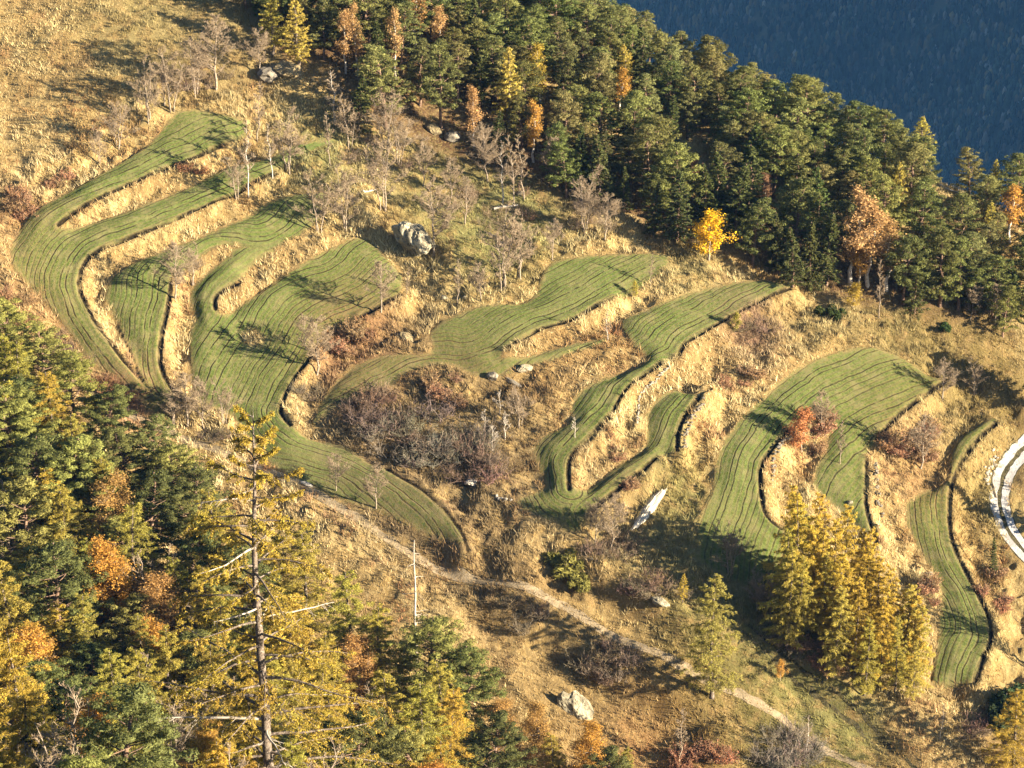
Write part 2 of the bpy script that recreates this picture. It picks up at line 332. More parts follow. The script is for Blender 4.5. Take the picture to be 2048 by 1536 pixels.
def ground_material():
    m, nt = mat('hillside_ground')
    geo = N(nt, 'ShaderNodeNewGeometry'); pos = geo.outputs['Position']
    at = lambda nm: N(nt, 'ShaderNodeAttribute', attribute_name=nm)
    sd_ = at('field').outputs['Fac']; fu = at('furrow').outputs['Fac']; lip = at('lip').outputs['Fac']
    zone = at('zone'); forest = at('forest').outputs['Fac']
    n_big = noise(nt, pos, 0.09, 3); n_mid = noise(nt, pos, 0.55, 4, .65); n_fine = noise(nt, pos, 3.2, 4, .7); n_vf = noise(nt, pos, 11.0, 3, .7)
    # stretched fibres of flattened straw
    mp = N(nt, 'ShaderNodeMapping'); mp.inputs['Scale'].default_value = (5.5, 1.6, 2.0); mp.inputs['Rotation'].default_value = (0, 0, .35); L(nt, pos, mp.inputs[0])
    n_str = noise(nt, mp.outputs[0], 1.0, 4, .7, .6)
    straw = mixc(nt, mrange(nt, n_mid, .38, .62), (.34, .24, .095), (.47, .365, .165))
    straw = mixc(nt, mrange(nt, n_big, .42, .64), straw, (.30, .205, .085))
    straw = mixc(nt, mrange(nt, n_str, .48, .60, 0, .7), straw, (.20, .13, .055))
    straw = mixc(nt, mrange(nt, n_fine, .56, .70, 0, .85), straw, (.66, .52, .28))
    zf = mth(nt, 'MULTIPLY', zone.outputs['Alpha'], mrange(nt, n_mid, .30, .60))
    straw = mixc(nt, zf, straw, zone.outputs['Color'])
    straw = mixc(nt, mrange(nt, n_vf, .50, .66, 0, .55), straw, (.12, .08, .035))
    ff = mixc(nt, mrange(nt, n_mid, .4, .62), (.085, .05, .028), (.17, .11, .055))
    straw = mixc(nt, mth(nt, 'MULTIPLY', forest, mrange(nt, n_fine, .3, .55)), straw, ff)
    # winter crop on ploughland
    crop = mixc(nt, mrange(nt, n_fine, .36, .66), (.070, .096, .024), (.150, .168, .050))
    crop = mixc(nt, mrange(nt, n_big, .38, .62), crop, mixc(nt, mrange(nt, n_fine, .4, .6), (.068, .104, .023), (.125, .165, .042)))
    crop = mixc(nt, mrange(nt, n_mid, .47, .68, 0, .6), crop, (.22, .19, .09))
    crop = mixc(nt, mrange(nt, n_big, .50, .66, 0, .45), crop, (.20, .185, .075))
    u = mth(nt, 'ADD', fu, mth(nt, 'MULTIPLY', mth(nt, 'SUBTRACT', noise(nt, pos, .22, 2, .5), .5), 1.0))
    u = mth(nt, 'ADD', u, mth(nt, 'MULTIPLY', mth(nt, 'SUBTRACT', noise(nt, pos, 1.2, 2, .5), .5), .07))
    fr = mth(nt, 'FRACT', mth(nt, 'DIVIDE', u, .55))
    tri = mth(nt, 'ABSOLUTE', mth(nt, 'SUBTRACT', fr, .5))                      # 0 in the furrow
    fline = mrange(nt, tri, .04, .20, 1, 0)
    brk = mrange(nt, noise(nt, pos, .42, 4, .7),   .32, .52)
    row = N(nt, 'ShaderNodeTexWhiteNoise', noise_dimensions='1D'); L(nt, mth(nt, 'FLOOR', mth(nt, 'DIVIDE', u, .55)), row.inputs['W'])
    heavy = mrange(nt, row.outputs['Value'], .25, .95, .12, 1.0)
    fl = mth(nt, 'MULTIPLY', mth(nt, 'MULTIPLY', fline, brk), heavy)
    crop = mixc(nt, mth(nt, 'MULTIPLY', mrange(nt, tri, .12, .40, 1, 0), .42), crop, (.17, .145, .07))
    crop = mixc(nt, mth(nt, 'MULTIPLY', fl, .88), crop, (.030, .027, .014))
    crop = mixc(nt, mth(nt, 'MULTIPLY', mth(nt, 'MULTIPLY', zone.outputs['Alpha'], .62), mrange(nt, n_fine, .30, .58)), crop, zone.outputs['Color'])
    edge = mth(nt, 'ADD', sd_, mth(nt, 'MULTIPLY', mth(nt, 'SUBTRACT', noise(nt, pos, 1.5, 6, .75), .5), 1.7))
    inf = mrange(nt, edge, -.06, .06, 1, 0)
    rim = mrange(nt, edge, -.55, -.05, 0, .55)
    crop = mixc(nt, rim, crop, (.26, .19, .085))
    col = mixc(nt, inf, straw, crop)
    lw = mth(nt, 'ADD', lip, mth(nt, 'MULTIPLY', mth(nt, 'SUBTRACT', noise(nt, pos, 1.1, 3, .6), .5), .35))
    col = mixc(nt, mth(nt, 'MULTIPLY', mrange(nt, lw, .10, .32, .93, 0), mrange(nt, noise(nt, pos, .3, 2), .30, .44)), col, (.020, .016, .011))  # edge furrow: dark soil, taken near-black to paint in its shade
    bs = N(nt, 'ShaderNodeBsdfDiffuse', i_Roughness=.8); L(nt, col, bs.inputs[0])
    hgt_ = mth(nt, 'ADD', mth(nt, 'MULTIPLY', n_fine, .22), mth(nt, 'MULTIPLY', n_vf, .10))
    hgt_ = mth(nt, 'ADD', hgt_, mth(nt, 'MULTIPLY', n_str, .12))
    hf = mth(nt, 'SUBTRACT', mth(nt, 'MULTIPLY', n_fine, .09), mth(nt, 'MULTIPLY', fl, .06))
    hf = mth(nt, 'ADD', hf, mth(nt, 'MULTIPLY', n_vf, .05))
    hm = N(nt, 'ShaderNodeMix'); L(nt, inf, hm.inputs[0]); L(nt, hgt_, hm.inputs[2]); L(nt, hf, hm.inputs[3])
    bp = N(nt, 'ShaderNodeBump', i_Strength=.9, i_Distance=1.0); L(nt, hm.outputs[0], bp.inputs['Height']); L(nt, bp.outputs[0], bs.inputs['Normal'])
    o = N(nt, 'ShaderNodeOutputMaterial'); L(nt, bs.outputs[0], o.inputs[0])
    return m

def simple_mat(name, c1, c2, scale=2.0, rough=.85, bump=.0, c3=None, lo=.38, hi=.62, bdist=.1):
    m, nt = mat(name)
    tc = N(nt, 'ShaderNodeTexCoord').outputs['Object']
    n1 = noise(nt, tc, scale, 5, .65); col = mixc(nt, mrange(nt, n1, lo, hi), c1, c2)
    if c3: col = mixc(nt, mrange(nt, noise(nt, tc, scale * 2.7, 4, .7), .54, .66), col, c3)
    b = N(nt, 'ShaderNodeBsdfPrincipled', i_Roughness=rough); b.inputs['Specular IOR Level'].default_value = .2
    L(nt, col, b.inputs['Base Color'])
    if bump:
        bp = N(nt, 'ShaderNodeBump', i_Strength=bump, i_Distance=bdist); L(nt, noise(nt, tc, scale * 2, 5, .7), bp.inputs['Height']); L(nt, bp.outputs[0], b.inputs['Normal'])
    o = N(nt, 'ShaderNodeOutputMaterial'); L(nt, b.outputs[0], o.inputs[0])
    return m

def leaf_material(name, trans=.38, useobj=True):
    """colour = the object's own colour varied per leaf (attribute 'tint': 0 darker, 1 lighter; rises to clump tops and tips)"""
    m, nt = mat(name)
    oi = N(nt, 'ShaderNodeObjectInfo'); tint = N(nt, 'ShaderNodeAttribute', attribute_name='tint')
    c = oi.outputs['Color'] if useobj else N(nt, 'ShaderNodeAttribute', attribute_name='col').outputs['Color']
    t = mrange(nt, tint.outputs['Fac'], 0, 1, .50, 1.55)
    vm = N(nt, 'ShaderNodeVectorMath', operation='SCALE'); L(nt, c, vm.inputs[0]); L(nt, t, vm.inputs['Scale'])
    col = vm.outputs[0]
    d = N(nt, 'ShaderNodeBsdfDiffuse'); L(nt, col, d.inputs[0])
    tr = N(nt, 'ShaderNodeBsdfTranslucent'); L(nt, col, tr.inputs[0])
    mx = N(nt, 'ShaderNodeMixShader'); mx.inputs[0].default_value = trans
    L(nt, d.outputs[0], mx.inputs[1]); L(nt, tr.outputs[0], mx.inputs[2])
    o = N(nt, 'ShaderNodeOutputMaterial'); L(nt, mx.outputs[0], o.inputs[0])
    return m
M_GROUND = ground_material()
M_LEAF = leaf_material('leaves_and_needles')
M_GRASS = leaf_material('dry_grass_blades', .30, False)
M_BARK_PINE = simple_mat('pine_bark', (.10, .06, .04), (.22, .14, .09), 5, c3=(.28, .24, .20), bump=.5)
M_BARK_GREY = simple_mat('grey_bark', (.20, .155, .11), (.34, .28, .21), 6, c3=(.10, .08, .055), bump=.4)
M_BARK_LARCH = simple_mat('larch_bark', (.055, .042, .032), (.19, .15, .115), 3.5, c3=(.34, .30, .25), bump=.7)
M_BARK_BIRCH = simple_mat('birch_bark', (.42, .37, .31), (.58, .53, .45), 3, c3=(.12, .10, .08), bump=.2)
M_TWIG = simple_mat('bare_twigs', (.20, .145, .09), (.32, .25, .165), 4)
M_DEADWOOD = simple_mat('bleached_wood', (.36, .31, .25), (.50, .45, .37), 4, c3=(.25, .20, .15))
M_ROCK = simple_mat('lichen_rock', (.18, .14, .075), (.33, .26, .14), .9, bump=1.0, c3=(.10, .095, .08), bdist=.35)
M_STONE = simple_mat('pale_stone', (.24, .21, .14), (.43, .385, .27), 1.7, bump=1.0, c3=(.05, .045, .035), bdist=.25)
M_WHITE = simple_mat('whitish_stone', (.34, .31, .26), (.52, .48, .41), 2.5, bump=.8, c3=(.16, .14, .11), bdist=.15)
M_SLAB = simple_mat('bright_limestone', (.48, .43, .34), (.64, .58, .47), 1.2, bump=.6, c3=(.34, .29, .21), bdist=.15)
M_DSTONE = simple_mat('grey_stone', (.12, .105, .08), (.25, .22, .17), 1.6, bump=.6, c3=(.12, .11, .09))

# ------------------------------------------------------------------ objects, parts, labels
COL = SC.collection
def mesh_obj(name, me, parent=None, m=None):
    o = bpy.data.objects.new(name, me); COL.objects.link(o)
    if m is not None and len(me.materials) == 0: me.materials.append(m)
    if parent is not None: o.parent = parent
    return o
def tag(o, label=None, cat=None, group=None, kind=None):
    for k, v in (('label', label), ('category', cat), ('group', group), ('kind', kind)):
        if v: o[k] = v
    return o
def np_mesh(name, V, T, m=None, attrs=None, smooth=False):
    """V (n,3), T (k,3|4)"""
    me = bpy.data.meshes.new(name); V = np.ascontiguousarray(V, np.float32); T = np.ascontiguousarray(T, np.int32)
    k = T.shape[1]
    me.vertices.add(len(V)); me.vertices.foreach_set('co', V.ravel())
    me.loops.add(T.size); me.loops.foreach_set('vertex_index', T.ravel())
    me.polygons.add(len(T)); me.polygons.foreach_set('loop_start', np.arange(0, T.size, k, dtype=np.int32))
    me.update(calc_edges=True)
    for nm, arr in (attrs or {}).items():
        arr = np.asarray(arr, np.float32)
        if arr.ndim == 1:
            a = me.attributes.new(nm, 'FLOAT', 'POINT'); a.data.foreach_set('value', arr)
        else:
            a = me.attributes.new(nm, 'FLOAT_COLOR', 'POINT'); a.data.foreach_set('color', arr.ravel())
    if smooth: me.polygons.foreach_set('use_smooth', np.ones(len(T), bool))
    if m is not None: me.materials.append(m)
    return me

class Soup:
    """collects tubes and leaf triangles for one mesh"""
    def __init__(s): s.V = []; s.T = []; s.A = []; s.n = 0
    def add(s, V, T, tint=.5):
        V = np.asarray(V, float); s.V.append(V); s.T.append(np.asarray(T, int) + s.n); s.n += len(V)
        s.A.append(np.full(len(V), tint) if np.isscalar(tint) else np.asarray(tint, float))
    def tube(s, pts, rad, sides=5, tint=.5):
        pts = np.asarray(pts, float); n = len(pts)
        tan = np.gradient(pts, axis=0); tan /= np.linalg.norm(tan, axis=1)[:, None] + 1e-9
        ref = np.array([0, 0, 1.]) if abs(tan[0, 2]) < .9 else np.array([1., 0, 0])
        u = np.cross(tan, ref); u /= np.linalg.norm(u, axis=1)[:, None] + 1e-9; v = np.cross(tan, u)
        an = np.arange(sides) * 2 * math.pi / sides
        V = (pts[:, None, :] + np.asarray(rad, float)[:, None, None] * (np.cos(an)[None, :, None] * u[:, None, :] + np.sin(an)[None, :, None] * v[:, None, :])).reshape(-1, 3)
        i = np.arange(n - 1)[:, None] * sides; j = np.arange(sides)[None, :]; j2 = (j + 1) % sides
        a = (i + j).ravel(); b = (i + j2).ravel(); c = (i + sides + j2).ravel(); d = (i + sides + j).ravel()
        T = np.vstack([np.stack([a, b, c], 1), np.stack([a, c, d], 1)])
        top = (n - 1) * sides
        cap = np.array([[top, top + k, top + k + 1] for k in range(1, sides - 1)])
        s.add(V, np.vstack([T, cap]), tint)
    def leaves(s, C, Nn, size, asp, rg, tint, dirv=None):
        """one triangle per centre C; Nn = preferred normals; asp = width/length; dirv = preferred long direction"""
        n = len(C); Nn = Nn + rg.normal(0, .55, (n, 3)); Nn /= np.linalg.norm(Nn, axis=1)[:, None] + 1e-9
        D = rg.normal(0, 1, (n, 3)) if dirv is None else dirv + rg.normal(0, .35, (n, 3))
        D = D - (D * Nn).sum(1)[:, None] * Nn; D /= np.linalg.norm(D, axis=1)[:, None] + 1e-9
        W = np.cross(Nn, D); sz = (np.asarray(size) * rg.uniform(.6, 1.35, n))[:, None]
        p0 = C + D * sz * .55; p1 = C - D * sz * .45 + W * sz * asp * .5; p2 = C - D * sz * .45 - W * sz * asp * .5
        V = np.stack([p0, p1, p2], 1).reshape(-1, 3); T = np.arange(3 * n).reshape(-1, 3)
        s.add(V, T, np.repeat(np.broadcast_to(tint, (n,)), 3))
    def mesh(s, name, m, smooth=False):
        return np_mesh(name, np.vstack(s.V), np.vstack(s.T), m, {'tint': np.concatenate(s.A)}, smooth)

# ------------------------------------------------------------------ build the ground: hillside plus one piece per ploughed field
def build_ground():
    ii = np.arange(NR - 1)[:, None] * NS; jj = np.arange(NS - 1)[None, :]
    a = (ii + jj).ravel(); Q = np.stack([a, a + 1, a + NS + 1, a + NS], 1)
    fv = np.where(FSD < 0.15, FID, -1)
    qf = fv[Q[:, 0]]
    V = np.stack([GX, GY, GZ], 1)
    col = np.concatenate([ZCn, ZAc[:, None]], 1)
    def part(name, q):
        used = np.unique(q); mp = np.full(len(GX), -1); mp[used] = np.arange(len(used))
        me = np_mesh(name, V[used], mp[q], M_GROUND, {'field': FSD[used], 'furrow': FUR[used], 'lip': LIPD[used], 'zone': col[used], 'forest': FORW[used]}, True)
        return tag(mesh_obj(name, me), kind='structure')
    part('hillside', Q[qf < 0])
    for i in range(len(WF)):
        part('ploughed_field', Q[qf == i])
    # the rest of the mountain beyond the picture: coarse sheet with the fan cut out
    xs = np.arange(-700, 901, 20.0); ys = np.arange(-60, 1400, 20.0)
    X, Y = np.meshgrid(xs, ys)
    Z = base(X, Y)
    Z = np.where(Y < 120, np.maximum(Z, 0) * 0 + base(X, np.maximum(Y, 118)) + np.maximum(0, 118 - Y) * .5, Z)
    ins = (np.abs(X / np.maximum(Y, 1)) < .235) & (Y > 128) & (Y < 450)
    Z = np.maximum(Z, -1150) - np.where(ins, 14, 0.4)
    nx = len(xs); i2 = np.arange(len(ys) - 1)[:, None] * nx; j2 = np.arange(nx - 1)[None, :]; a = (i2 + j2).ravel()
    Qc = np.stack([a, a + 1, a + nx + 1, a + nx], 1)
    v = np.stack([X.ravel(), Y.ravel(), Z.ravel()], 1); n = len(v)
    me = np_mesh('mountain_slope', v, Qc, M_GROUND, {'field': np.full(n, 14.), 'furrow': np.zeros(n), 'lip': np.full(n, 30.), 'zone': np.tile([.1, .08, .04, .5], (n, 1)), 'forest': np.full(n, 1.)}, True)
    tag(mesh_obj('mountain_slope', me), kind='structure')
build_ground()

# tracks: ribbons draped a little above the bed cut for them
def ribbon(name, w, hw, m, lift=.03, off=0.0, n_across=3, rag=.12):
    seg = np.hypot(*np.diff(w, axis=0).T); s = np.concatenate([[0], np.cumsum(seg)]); t = np.arange(0, s[-1], .35)
    x = np.interp(t, s, w[:, 0]); y = np.interp(t, s, w[:, 1])
    tx, ty = np.gradient(x), np.gradient(y); l = np.hypot(tx, ty); nx_, ny_ = -ty / l, tx / l
    o = np.linspace(-hw, hw, n_across)[None, :] + off + .05 * fbm(t / 1.7, t * 0 + off * 7, 3)[:, None]
    o[:, 0] += rag * fbm(t / .8, t * 0 + 3, 4); o[:, -1] += rag * fbm(t / .8, t * 0 + 8, 4)
    X = x[:, None] + nx_[:, None] * o; Y = y[:, None] + ny_[:, None] * o
    Z = hgt(X, Y) + lift; V = np.stack([X.ravel(), Y.ravel(), Z.ravel()], 1)
    a = (np.arange(len(t) - 1)[:, None] * n_across + np.arange(n_across - 1)[None, :]).ravel()
    return np_mesh(name, V, np.stack([a, a + 1, a + n_across + 1, a + n_across], 1), m, None, True)
def world_mat(name, c1, c2, c3, s):
    m, nt = mat(name); pos = N(nt, 'ShaderNodeNewGeometry').outputs['Position']
    col = mixc(nt, mrange(nt, noise(nt, pos, s, 4, .65), .38, .62), c1, c2)
    col = mixc(nt, mrange(nt, noise(nt, pos, s * 4, 4, .7), .52, .66), col, c3)
    b = N(nt, 'ShaderNodeBsdfDiffuse'); L(nt, col, b.inputs[0])
    bp = N(nt, 'ShaderNodeBump', i_Strength=.7, i_Distance=.15); L(nt, noise(nt, pos, s * 5, 4, .7), bp.inputs['Height']); L(nt, bp.outputs[0], b.inputs['Normal'])
    o = N(nt, 'ShaderNodeOutputMaterial'); L(nt, b.outputs[0], o.inputs[0]); return m
M_GRAVEL = world_mat('pale_gravel', (.35, .34, .32), (.47, .46, .44), (.27, .25, .22), .8)
M_PATH = world_mat('path_dust', (.22, .175, .11), (.33, .26, .165), (.20, .14, .065), 1.1)
M_RUT = world_mat('dark_rut_soil', (.05, .045, .025), (.10, .085, .045), (.16, .14, .06), 1.6)
w, hw = WT['farm_road']
r = bpy.data.objects.new('farm_road', None); COL.objects.link(r); tag(r, kind='structure')
mesh_obj('wheel_track', ribbon('wheel_track', w, .40, M_GRAVEL, .05, .62), r)
mesh_obj('wheel_track', ribbon('wheel_track', w, .40, M_GRAVEL, .05, -.62), r)
mesh_obj('road_bed', ribbon('road_bed', w, 1.15, M_RUT, .02, 0, 7), r)
for k_ in ('gravel_path',):
    w, hw = WT[k_]; tag(mesh_obj('gravel_path', ribbon('gravel_path', w, hw, M_PATH, .04, 0, 7, .22)), kind='structure')
w, hw = WT['rutted_track']
r = bpy.data.objects.new('rutted_track', None); COL.objects.link(r); tag(r, kind='structure')
for o_ in (-.5, .5): mesh_obj('rut', ribbon('rut', w, .17, M_RUT, .03, o_, 3, .25), r)

# ------------------------------------------------------------------ tree and plant prototypes (each: list of (part name, mesh, takes object colour))
def unit(v): return v / (np.linalg.norm(v) + 1e-9)
def limb(start, az, el, length, rg, n=5, droop=0.0, wig=.12):
    """a bent limb: points from start heading az/el; droop<0 bends down, >0 bends up"""
    pts = [np.array(start, float)]; st = length / (n - 1)
    for k in range(n - 1):
        d = np.array([math.cos(az) * math.cos(el), math.sin(az) * math.cos(el), math.sin(el)])
        pts.append(pts[-1] + d * st); az += rg.normal(0, wig); el += droop / (n - 1) + rg.normal(0, wig * .6)
    return np.array(pts)

def conifer(seed, H, kind, dens=1.0, leaf=.30):
    """pine (round clumps), spruce (tiered cone), larch (airy drooping cone)"""
    rg = np.random.default_rng(seed); tr = Soup(); cr = Soup()
    lean = rg.normal(0, .03 if kind != 'pine' else .06, 2) * H
    zt = np.linspace(0, H, 9); tp = np.stack([lean[0] * (zt / H) ** 2 + rg.normal(0, .012 * H, 9) * (zt > 0), lean[1] * (zt / H) ** 2 + rg.normal(0, .012 * H, 9) * (zt > 0), zt - (zt == 0) * .5], 1)
    tr.tube(tp, np.interp(zt / H, [0, .1, 1], [.024 * H, .019 * H, .004 * H]), 7)
    def trunk(z): return np.array([np.interp(z, zt, tp[:, k]) for k in range(3)])
    if kind == 'pine':
        z0 = rg.uniform(.10, .30); nb = int(66 * dens ** .6); R = rg.uniform(.26, .34) * H
    elif kind == 'spruce':
        z0 = .08; nb = int(80 * dens); R = rg.uniform(.19, .24) * H
    else:
        z0 = rg.uniform(.12, .2); nb = int(66 * dens); R = rg.uniform(.19, .25) * H
    for k in range(nb):
        t = (k + rg.uniform(0, 1)) / nb; t = t ** (.92); z = (z0 + (1 - z0) * t) * H * .985
        az = k * 2.4 + rg.normal(0, .4)
        if kind == 'pine':
            prof = (math.sin(math.pi * min(1, (t * .86 + .16))) ** .55) * (1.05 - .45 * t)
            Lb = R * prof * rg.uniform(.65, 1.25); el = rg.uniform(-.1, .35) + .75 * t ** 2; dr = .3
        elif kind == 'spruce':
            Lb = R * (1 - t) ** .85 * rg.uniform(.8, 1.12) + .15; el = -.15 + .5 * t; dr = .12
        else:
            Lb = R * ((1 - t) ** .72) * min(1, .55 + t * 2.2) * rg.uniform(.7, 1.2) + .15; el = .0 + .5 * t; dr = -.05
        b = limb(trunk(z), az, el, Lb, rg, 5, dr, .14)
        tr.tube(b, np.linspace(max(.012, Lb * .022), .008, 5), 3)
        if kind == 'pine':
            nc = max(2, int(Lb / .38))
            for c in range(nc):
                u = rg.uniform(.38, 1.04) if c else 1.0
                cc = np.array([np.interp(u * 4, range(5), b[:, q]) for q in range(3)]) + rg.normal(0, .16, 3) * [1, 1, .6]
                m_ = int(27 * dens); q = rg.normal(0, 1, (m_, 3)); q /= np.linalg.norm(q, axis=1)[:, None]; q[:, 2] = np.abs(q[:, 2]) * 1.0 - .25
                rr = rg.uniform(.26, .52) * rg.uniform(.7, 1, m_)[:, None]
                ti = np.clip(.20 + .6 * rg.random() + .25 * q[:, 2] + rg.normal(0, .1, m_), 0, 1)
                cr.leaves(cc + q * rr * [1.2, 1.2, .62], q + [0, 0, .35], leaf, .42, rg, ti, q)
        else:
            nl = int((26 if kind == 'spruce' else 24) * Lb * dens / (H / 9) ** .5) + 5
            u = rg.uniform(.12, 1.03, nl) ** .8; cc = np.stack([np.interp(u * 4, range(5), b[:, q]) for q in range(3)], 1)
            bd = unit(b[-1] - b[0]); side = np.cross(bd, [0, 0, 1.])
            wd = rg.normal(0, 1, nl) * (1.08 - u) * Lb * .26
            cc = cc + side * wd[:, None] + np.stack([rg.normal(0, .05, nl), rg.normal(0, .05, nl), -np.abs(rg.normal(0, .13 if kind == 'larch' else .09, nl)) - np.abs(wd) * .2], 1)
            dv = bd * .8 + side * np.sign(wd)[:, None] * .8 + (np.array([0, 0, -.6]) if kind == 'larch' else np.array([0, 0, -.1]))
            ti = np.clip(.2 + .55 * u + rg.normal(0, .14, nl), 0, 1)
            nn = np.tile([0, 0, 1.], (nl, 1)) if kind == 'spruce' else rg.normal(0, .7, (nl, 3)) + bd * .5 + [0, 0, .4]
            cr.leaves(cc, nn, leaf * (1.05 if kind == 'spruce' else .85), .42 if kind == 'spruce' else .38, rg, ti, dv)
    return tr, cr

def feathery_larch(seed, H, nb=70, wide=.25, needle=.215, per=52):
    """open larch: long boughs that sag and turn up, hanging branchlets, fine needles along them, trunk in sight"""
    rg = np.random.default_rng(seed); tr = Soup(); cr = Soup()
    zt = np.linspace(0, H, 10); tp = np.stack([.012 * H * np.sin(zt / H * 5 + seed) , .01 * H * np.cos(zt / H * 4), zt - (zt == 0) * .5], 1)
    tr.tube(tp, np.interp(zt / H, [0, .06, .6, 1], [.018 * H, .014 * H, .007 * H, .002 * H]), 8)
    for k in range(nb):
        t = .10 + .89 * (k + rg.random()) / nb; p = np.array([np.interp(t * H, zt, tp[:, q]) for q in range(3)])
        Lb = H * wide * min(1, .55 + 2 * t) * (1.03 - t) ** .68 * rg.uniform(.6, 1.2) + .15; az = k * 2.399 + rg.normal(0, .35)
        b = limb(p, az, rg.uniform(-.15, .15) + .7 * max(0, t - .7), Lb, rg, 7, -.35 if t < .8 else .1, .1); b[:, 2] += .10 * Lb * np.linspace(0, 1, 7) ** 3
        tr.tube(b, np.linspace(.012 + Lb * .010, .008, 7), 3)
        side = unit(np.cross(b[-1] - b[0], [0, 0, 1.])); fw = unit(b[-1] - b[0])
        for j in range(int(4 + Lb * 3.4)):
            u = rg.uniform(.06, 1); q = np.array([np.interp(u * 6, range(7), b[:, w_]) for w_ in range(3)]); sg = 1 if j % 2 else -1
            d = unit(side * sg + fw * .8); tb = limb(q, math.atan2(d[1], d[0]), -.15, Lb * rg.uniform(.12, .30) * (1.25 - u * .6) + .1, rg, 4, -.7, .25)
            tr.tube(tb, [.012, .010, .008, .004], 3)
            nl = int(per * rg.uniform(.6, 1.2)); e = rg.random(nl) * 3; cc = np.stack([np.interp(e, range(4), tb[:, w_]) for w_ in range(3)], 1) + rg.normal(0, .09, (nl, 3)) - [0, 0, .06]
            cr.leaves(cc, rg.normal(0, 1, (nl, 3)) + [0, 0, .3], needle, .26, rg, np.clip(rg.normal(.35 + .3 * u, .18, nl), 0, 1), unit(tb[-1] - tb[0]) * .7)
    return tr, cr

def broadleaf(seed, H, dens=1.0, leaf=.2, stems=1, slim=.5, limbs=26, base_t=.3, leafy=True, twig_r=.011, spread=.9, rbase=.02, nj=7):
    """birch / maple / bare tree: trunk(s), limbs, twigs; leaves at twig ends when leafy"""
    rg = np.random.default_rng(seed); tr = Soup(); tw = Soup(); cr = Soup()
    for s_ in range(stems):
        hs = H * (1 if s_ == 0 else rg.uniform(.65, .95)); az0 = rg.uniform(0, 6.28); ln = (0.05 if s_ == 0 and stems == 1 else .16) * hs
        off = np.array([math.cos(az0), math.sin(az0)]) * (.0 if stems == 1 else .18)
        zt = np.linspace(0, hs, 8); cv = rg.normal(0, .014 * hs, (8, 2)); cv[0] = 0
        tp = np.stack([off[0] + math.cos(az0) * ln * (zt / hs) ** 1.3 + cv[:, 0], off[1] + math.sin(az0) * ln * (zt / hs) ** 1.3 + cv[:, 1], zt - (zt == 0) * .5], 1)
        r0 = rbase * hs / (1 if stems == 1 else 1.25)
        tr.tube(tp, np.interp(zt / hs, [0, .1, 1], [r0 * 1.25, r0, .012]), 6)
        for k in range(max(4, int(limbs / stems))):
            t = base_t + (1 - base_t) * ((k + rg.random()) / (limbs / stems)); t = min(t, .97); z = t * hs
            p = np.array([np.interp(z, zt, tp[:, q]) for q in range(3)])
            Lb = hs * slim * (1.08 - t) ** .7 * rg.uniform(.55, 1.0) * (.55 if t < base_t + .08 else 1)
            b = limb(p, rg.uniform(0, 6.28), rg.uniform(.35, .95) * spread, Lb, rg, 6, .35, .2)
            tr.tube(b, np.linspace(max(.016, r0 * .42 * (1.15 - t)), .010, 6), 4)
            for j in range(nj):
                u = rg.uniform(.25, 1); q0 = np.array([np.interp(u * 5, range(6), b[:, q]) for q in range(3)])
                d = unit(b[-1] - b[0]); az = math.atan2(d[1], d[0]) + rg.normal(0, .9)
                tb = limb(q0, az, rg.uniform(.1, 1.1), Lb * rg.uniform(.25, .5), rg, 4, .25, .3)
                tw.tube(tb, [twig_r * 1.6, twig_r * 1.3, twig_r, twig_r * .5], 3)
                for i in range(4 if leafy else 6):
                    e = rg.uniform(.3, 1); q1 = np.array([np.interp(e * 3, range(4), tb[:, q]) for q in range(3)])
                    tt = limb(q1, rg.uniform(0, 6.28), rg.uniform(-.1, 1.2), Lb * rg.uniform(.10, .26), rg, 3, .1, .3)
                    tw.tube(tt, [twig_r, twig_r * .7, twig_r * .4], 3)
                if leafy:
                    nl = int(15 * dens); e = rg.random(nl); cc = np.stack([np.interp(e * 3, range(4), tb[:, q]) for q in range(3)], 1) + rg.normal(0, .075 * H ** .5 + .05, (nl, 3))
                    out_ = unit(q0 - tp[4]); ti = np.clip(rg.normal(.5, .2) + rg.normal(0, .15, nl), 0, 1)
                    cr.leaves(cc, np.tile(out_, (nl, 1)) * .7 + [0, 0, .4], leaf, .8, rg, ti)
    return tr, tw, cr

def shrub(seed, H, W, stems=46, leafy=0.0, leaf=.1, twig_r=.014, up=.9):
    rg = np.random.default_rng(seed); tw = Soup(); cr = Soup()
    for k in range(stems):
        a = rg.uniform(0, 6.28); rr = W * .28 * math.sqrt(rg.random()); Lb = H * rg.uniform(.6, 1.15)
        b = limb((math.cos(a) * rr, math.sin(a) * rr, -.1), a + rg.normal(0, .8), rg.uniform(.5, 1.45) * up, Lb, rg, 5, -.25, .22)
        tw.tube(b, np.linspace(twig_r * 1.7, twig_r * .6, 5), 3, rg.random())
        for j in range(6):
            u = rg.uniform(.3, 1); q0 = np.array([np.interp(u * 4, range(5), b[:, q]) for q in range(3)])
            tb = limb(q0, rg.uniform(0, 6.28), rg.uniform(.0, 1.3), Lb * rg.uniform(.15, .38), rg, 3, 0, .3)
            tw.tube(tb, [twig_r, twig_r * .7, twig_r * .4], 3, rg.random())
            if leafy and rg.random() < leafy:
                nl = 7; e = rg.random(nl)[:, None]; cc = tb[0] * (1 - e) + tb[-1] * e + rg.normal(0, .07, (nl, 3))
                cr.leaves(cc, rg.normal(0, 1, (nl, 3)) + [0, 0, .5], leaf, .8, rg, np.clip(rg.normal(.5, .2, nl), 0, 1))
    return tw, cr
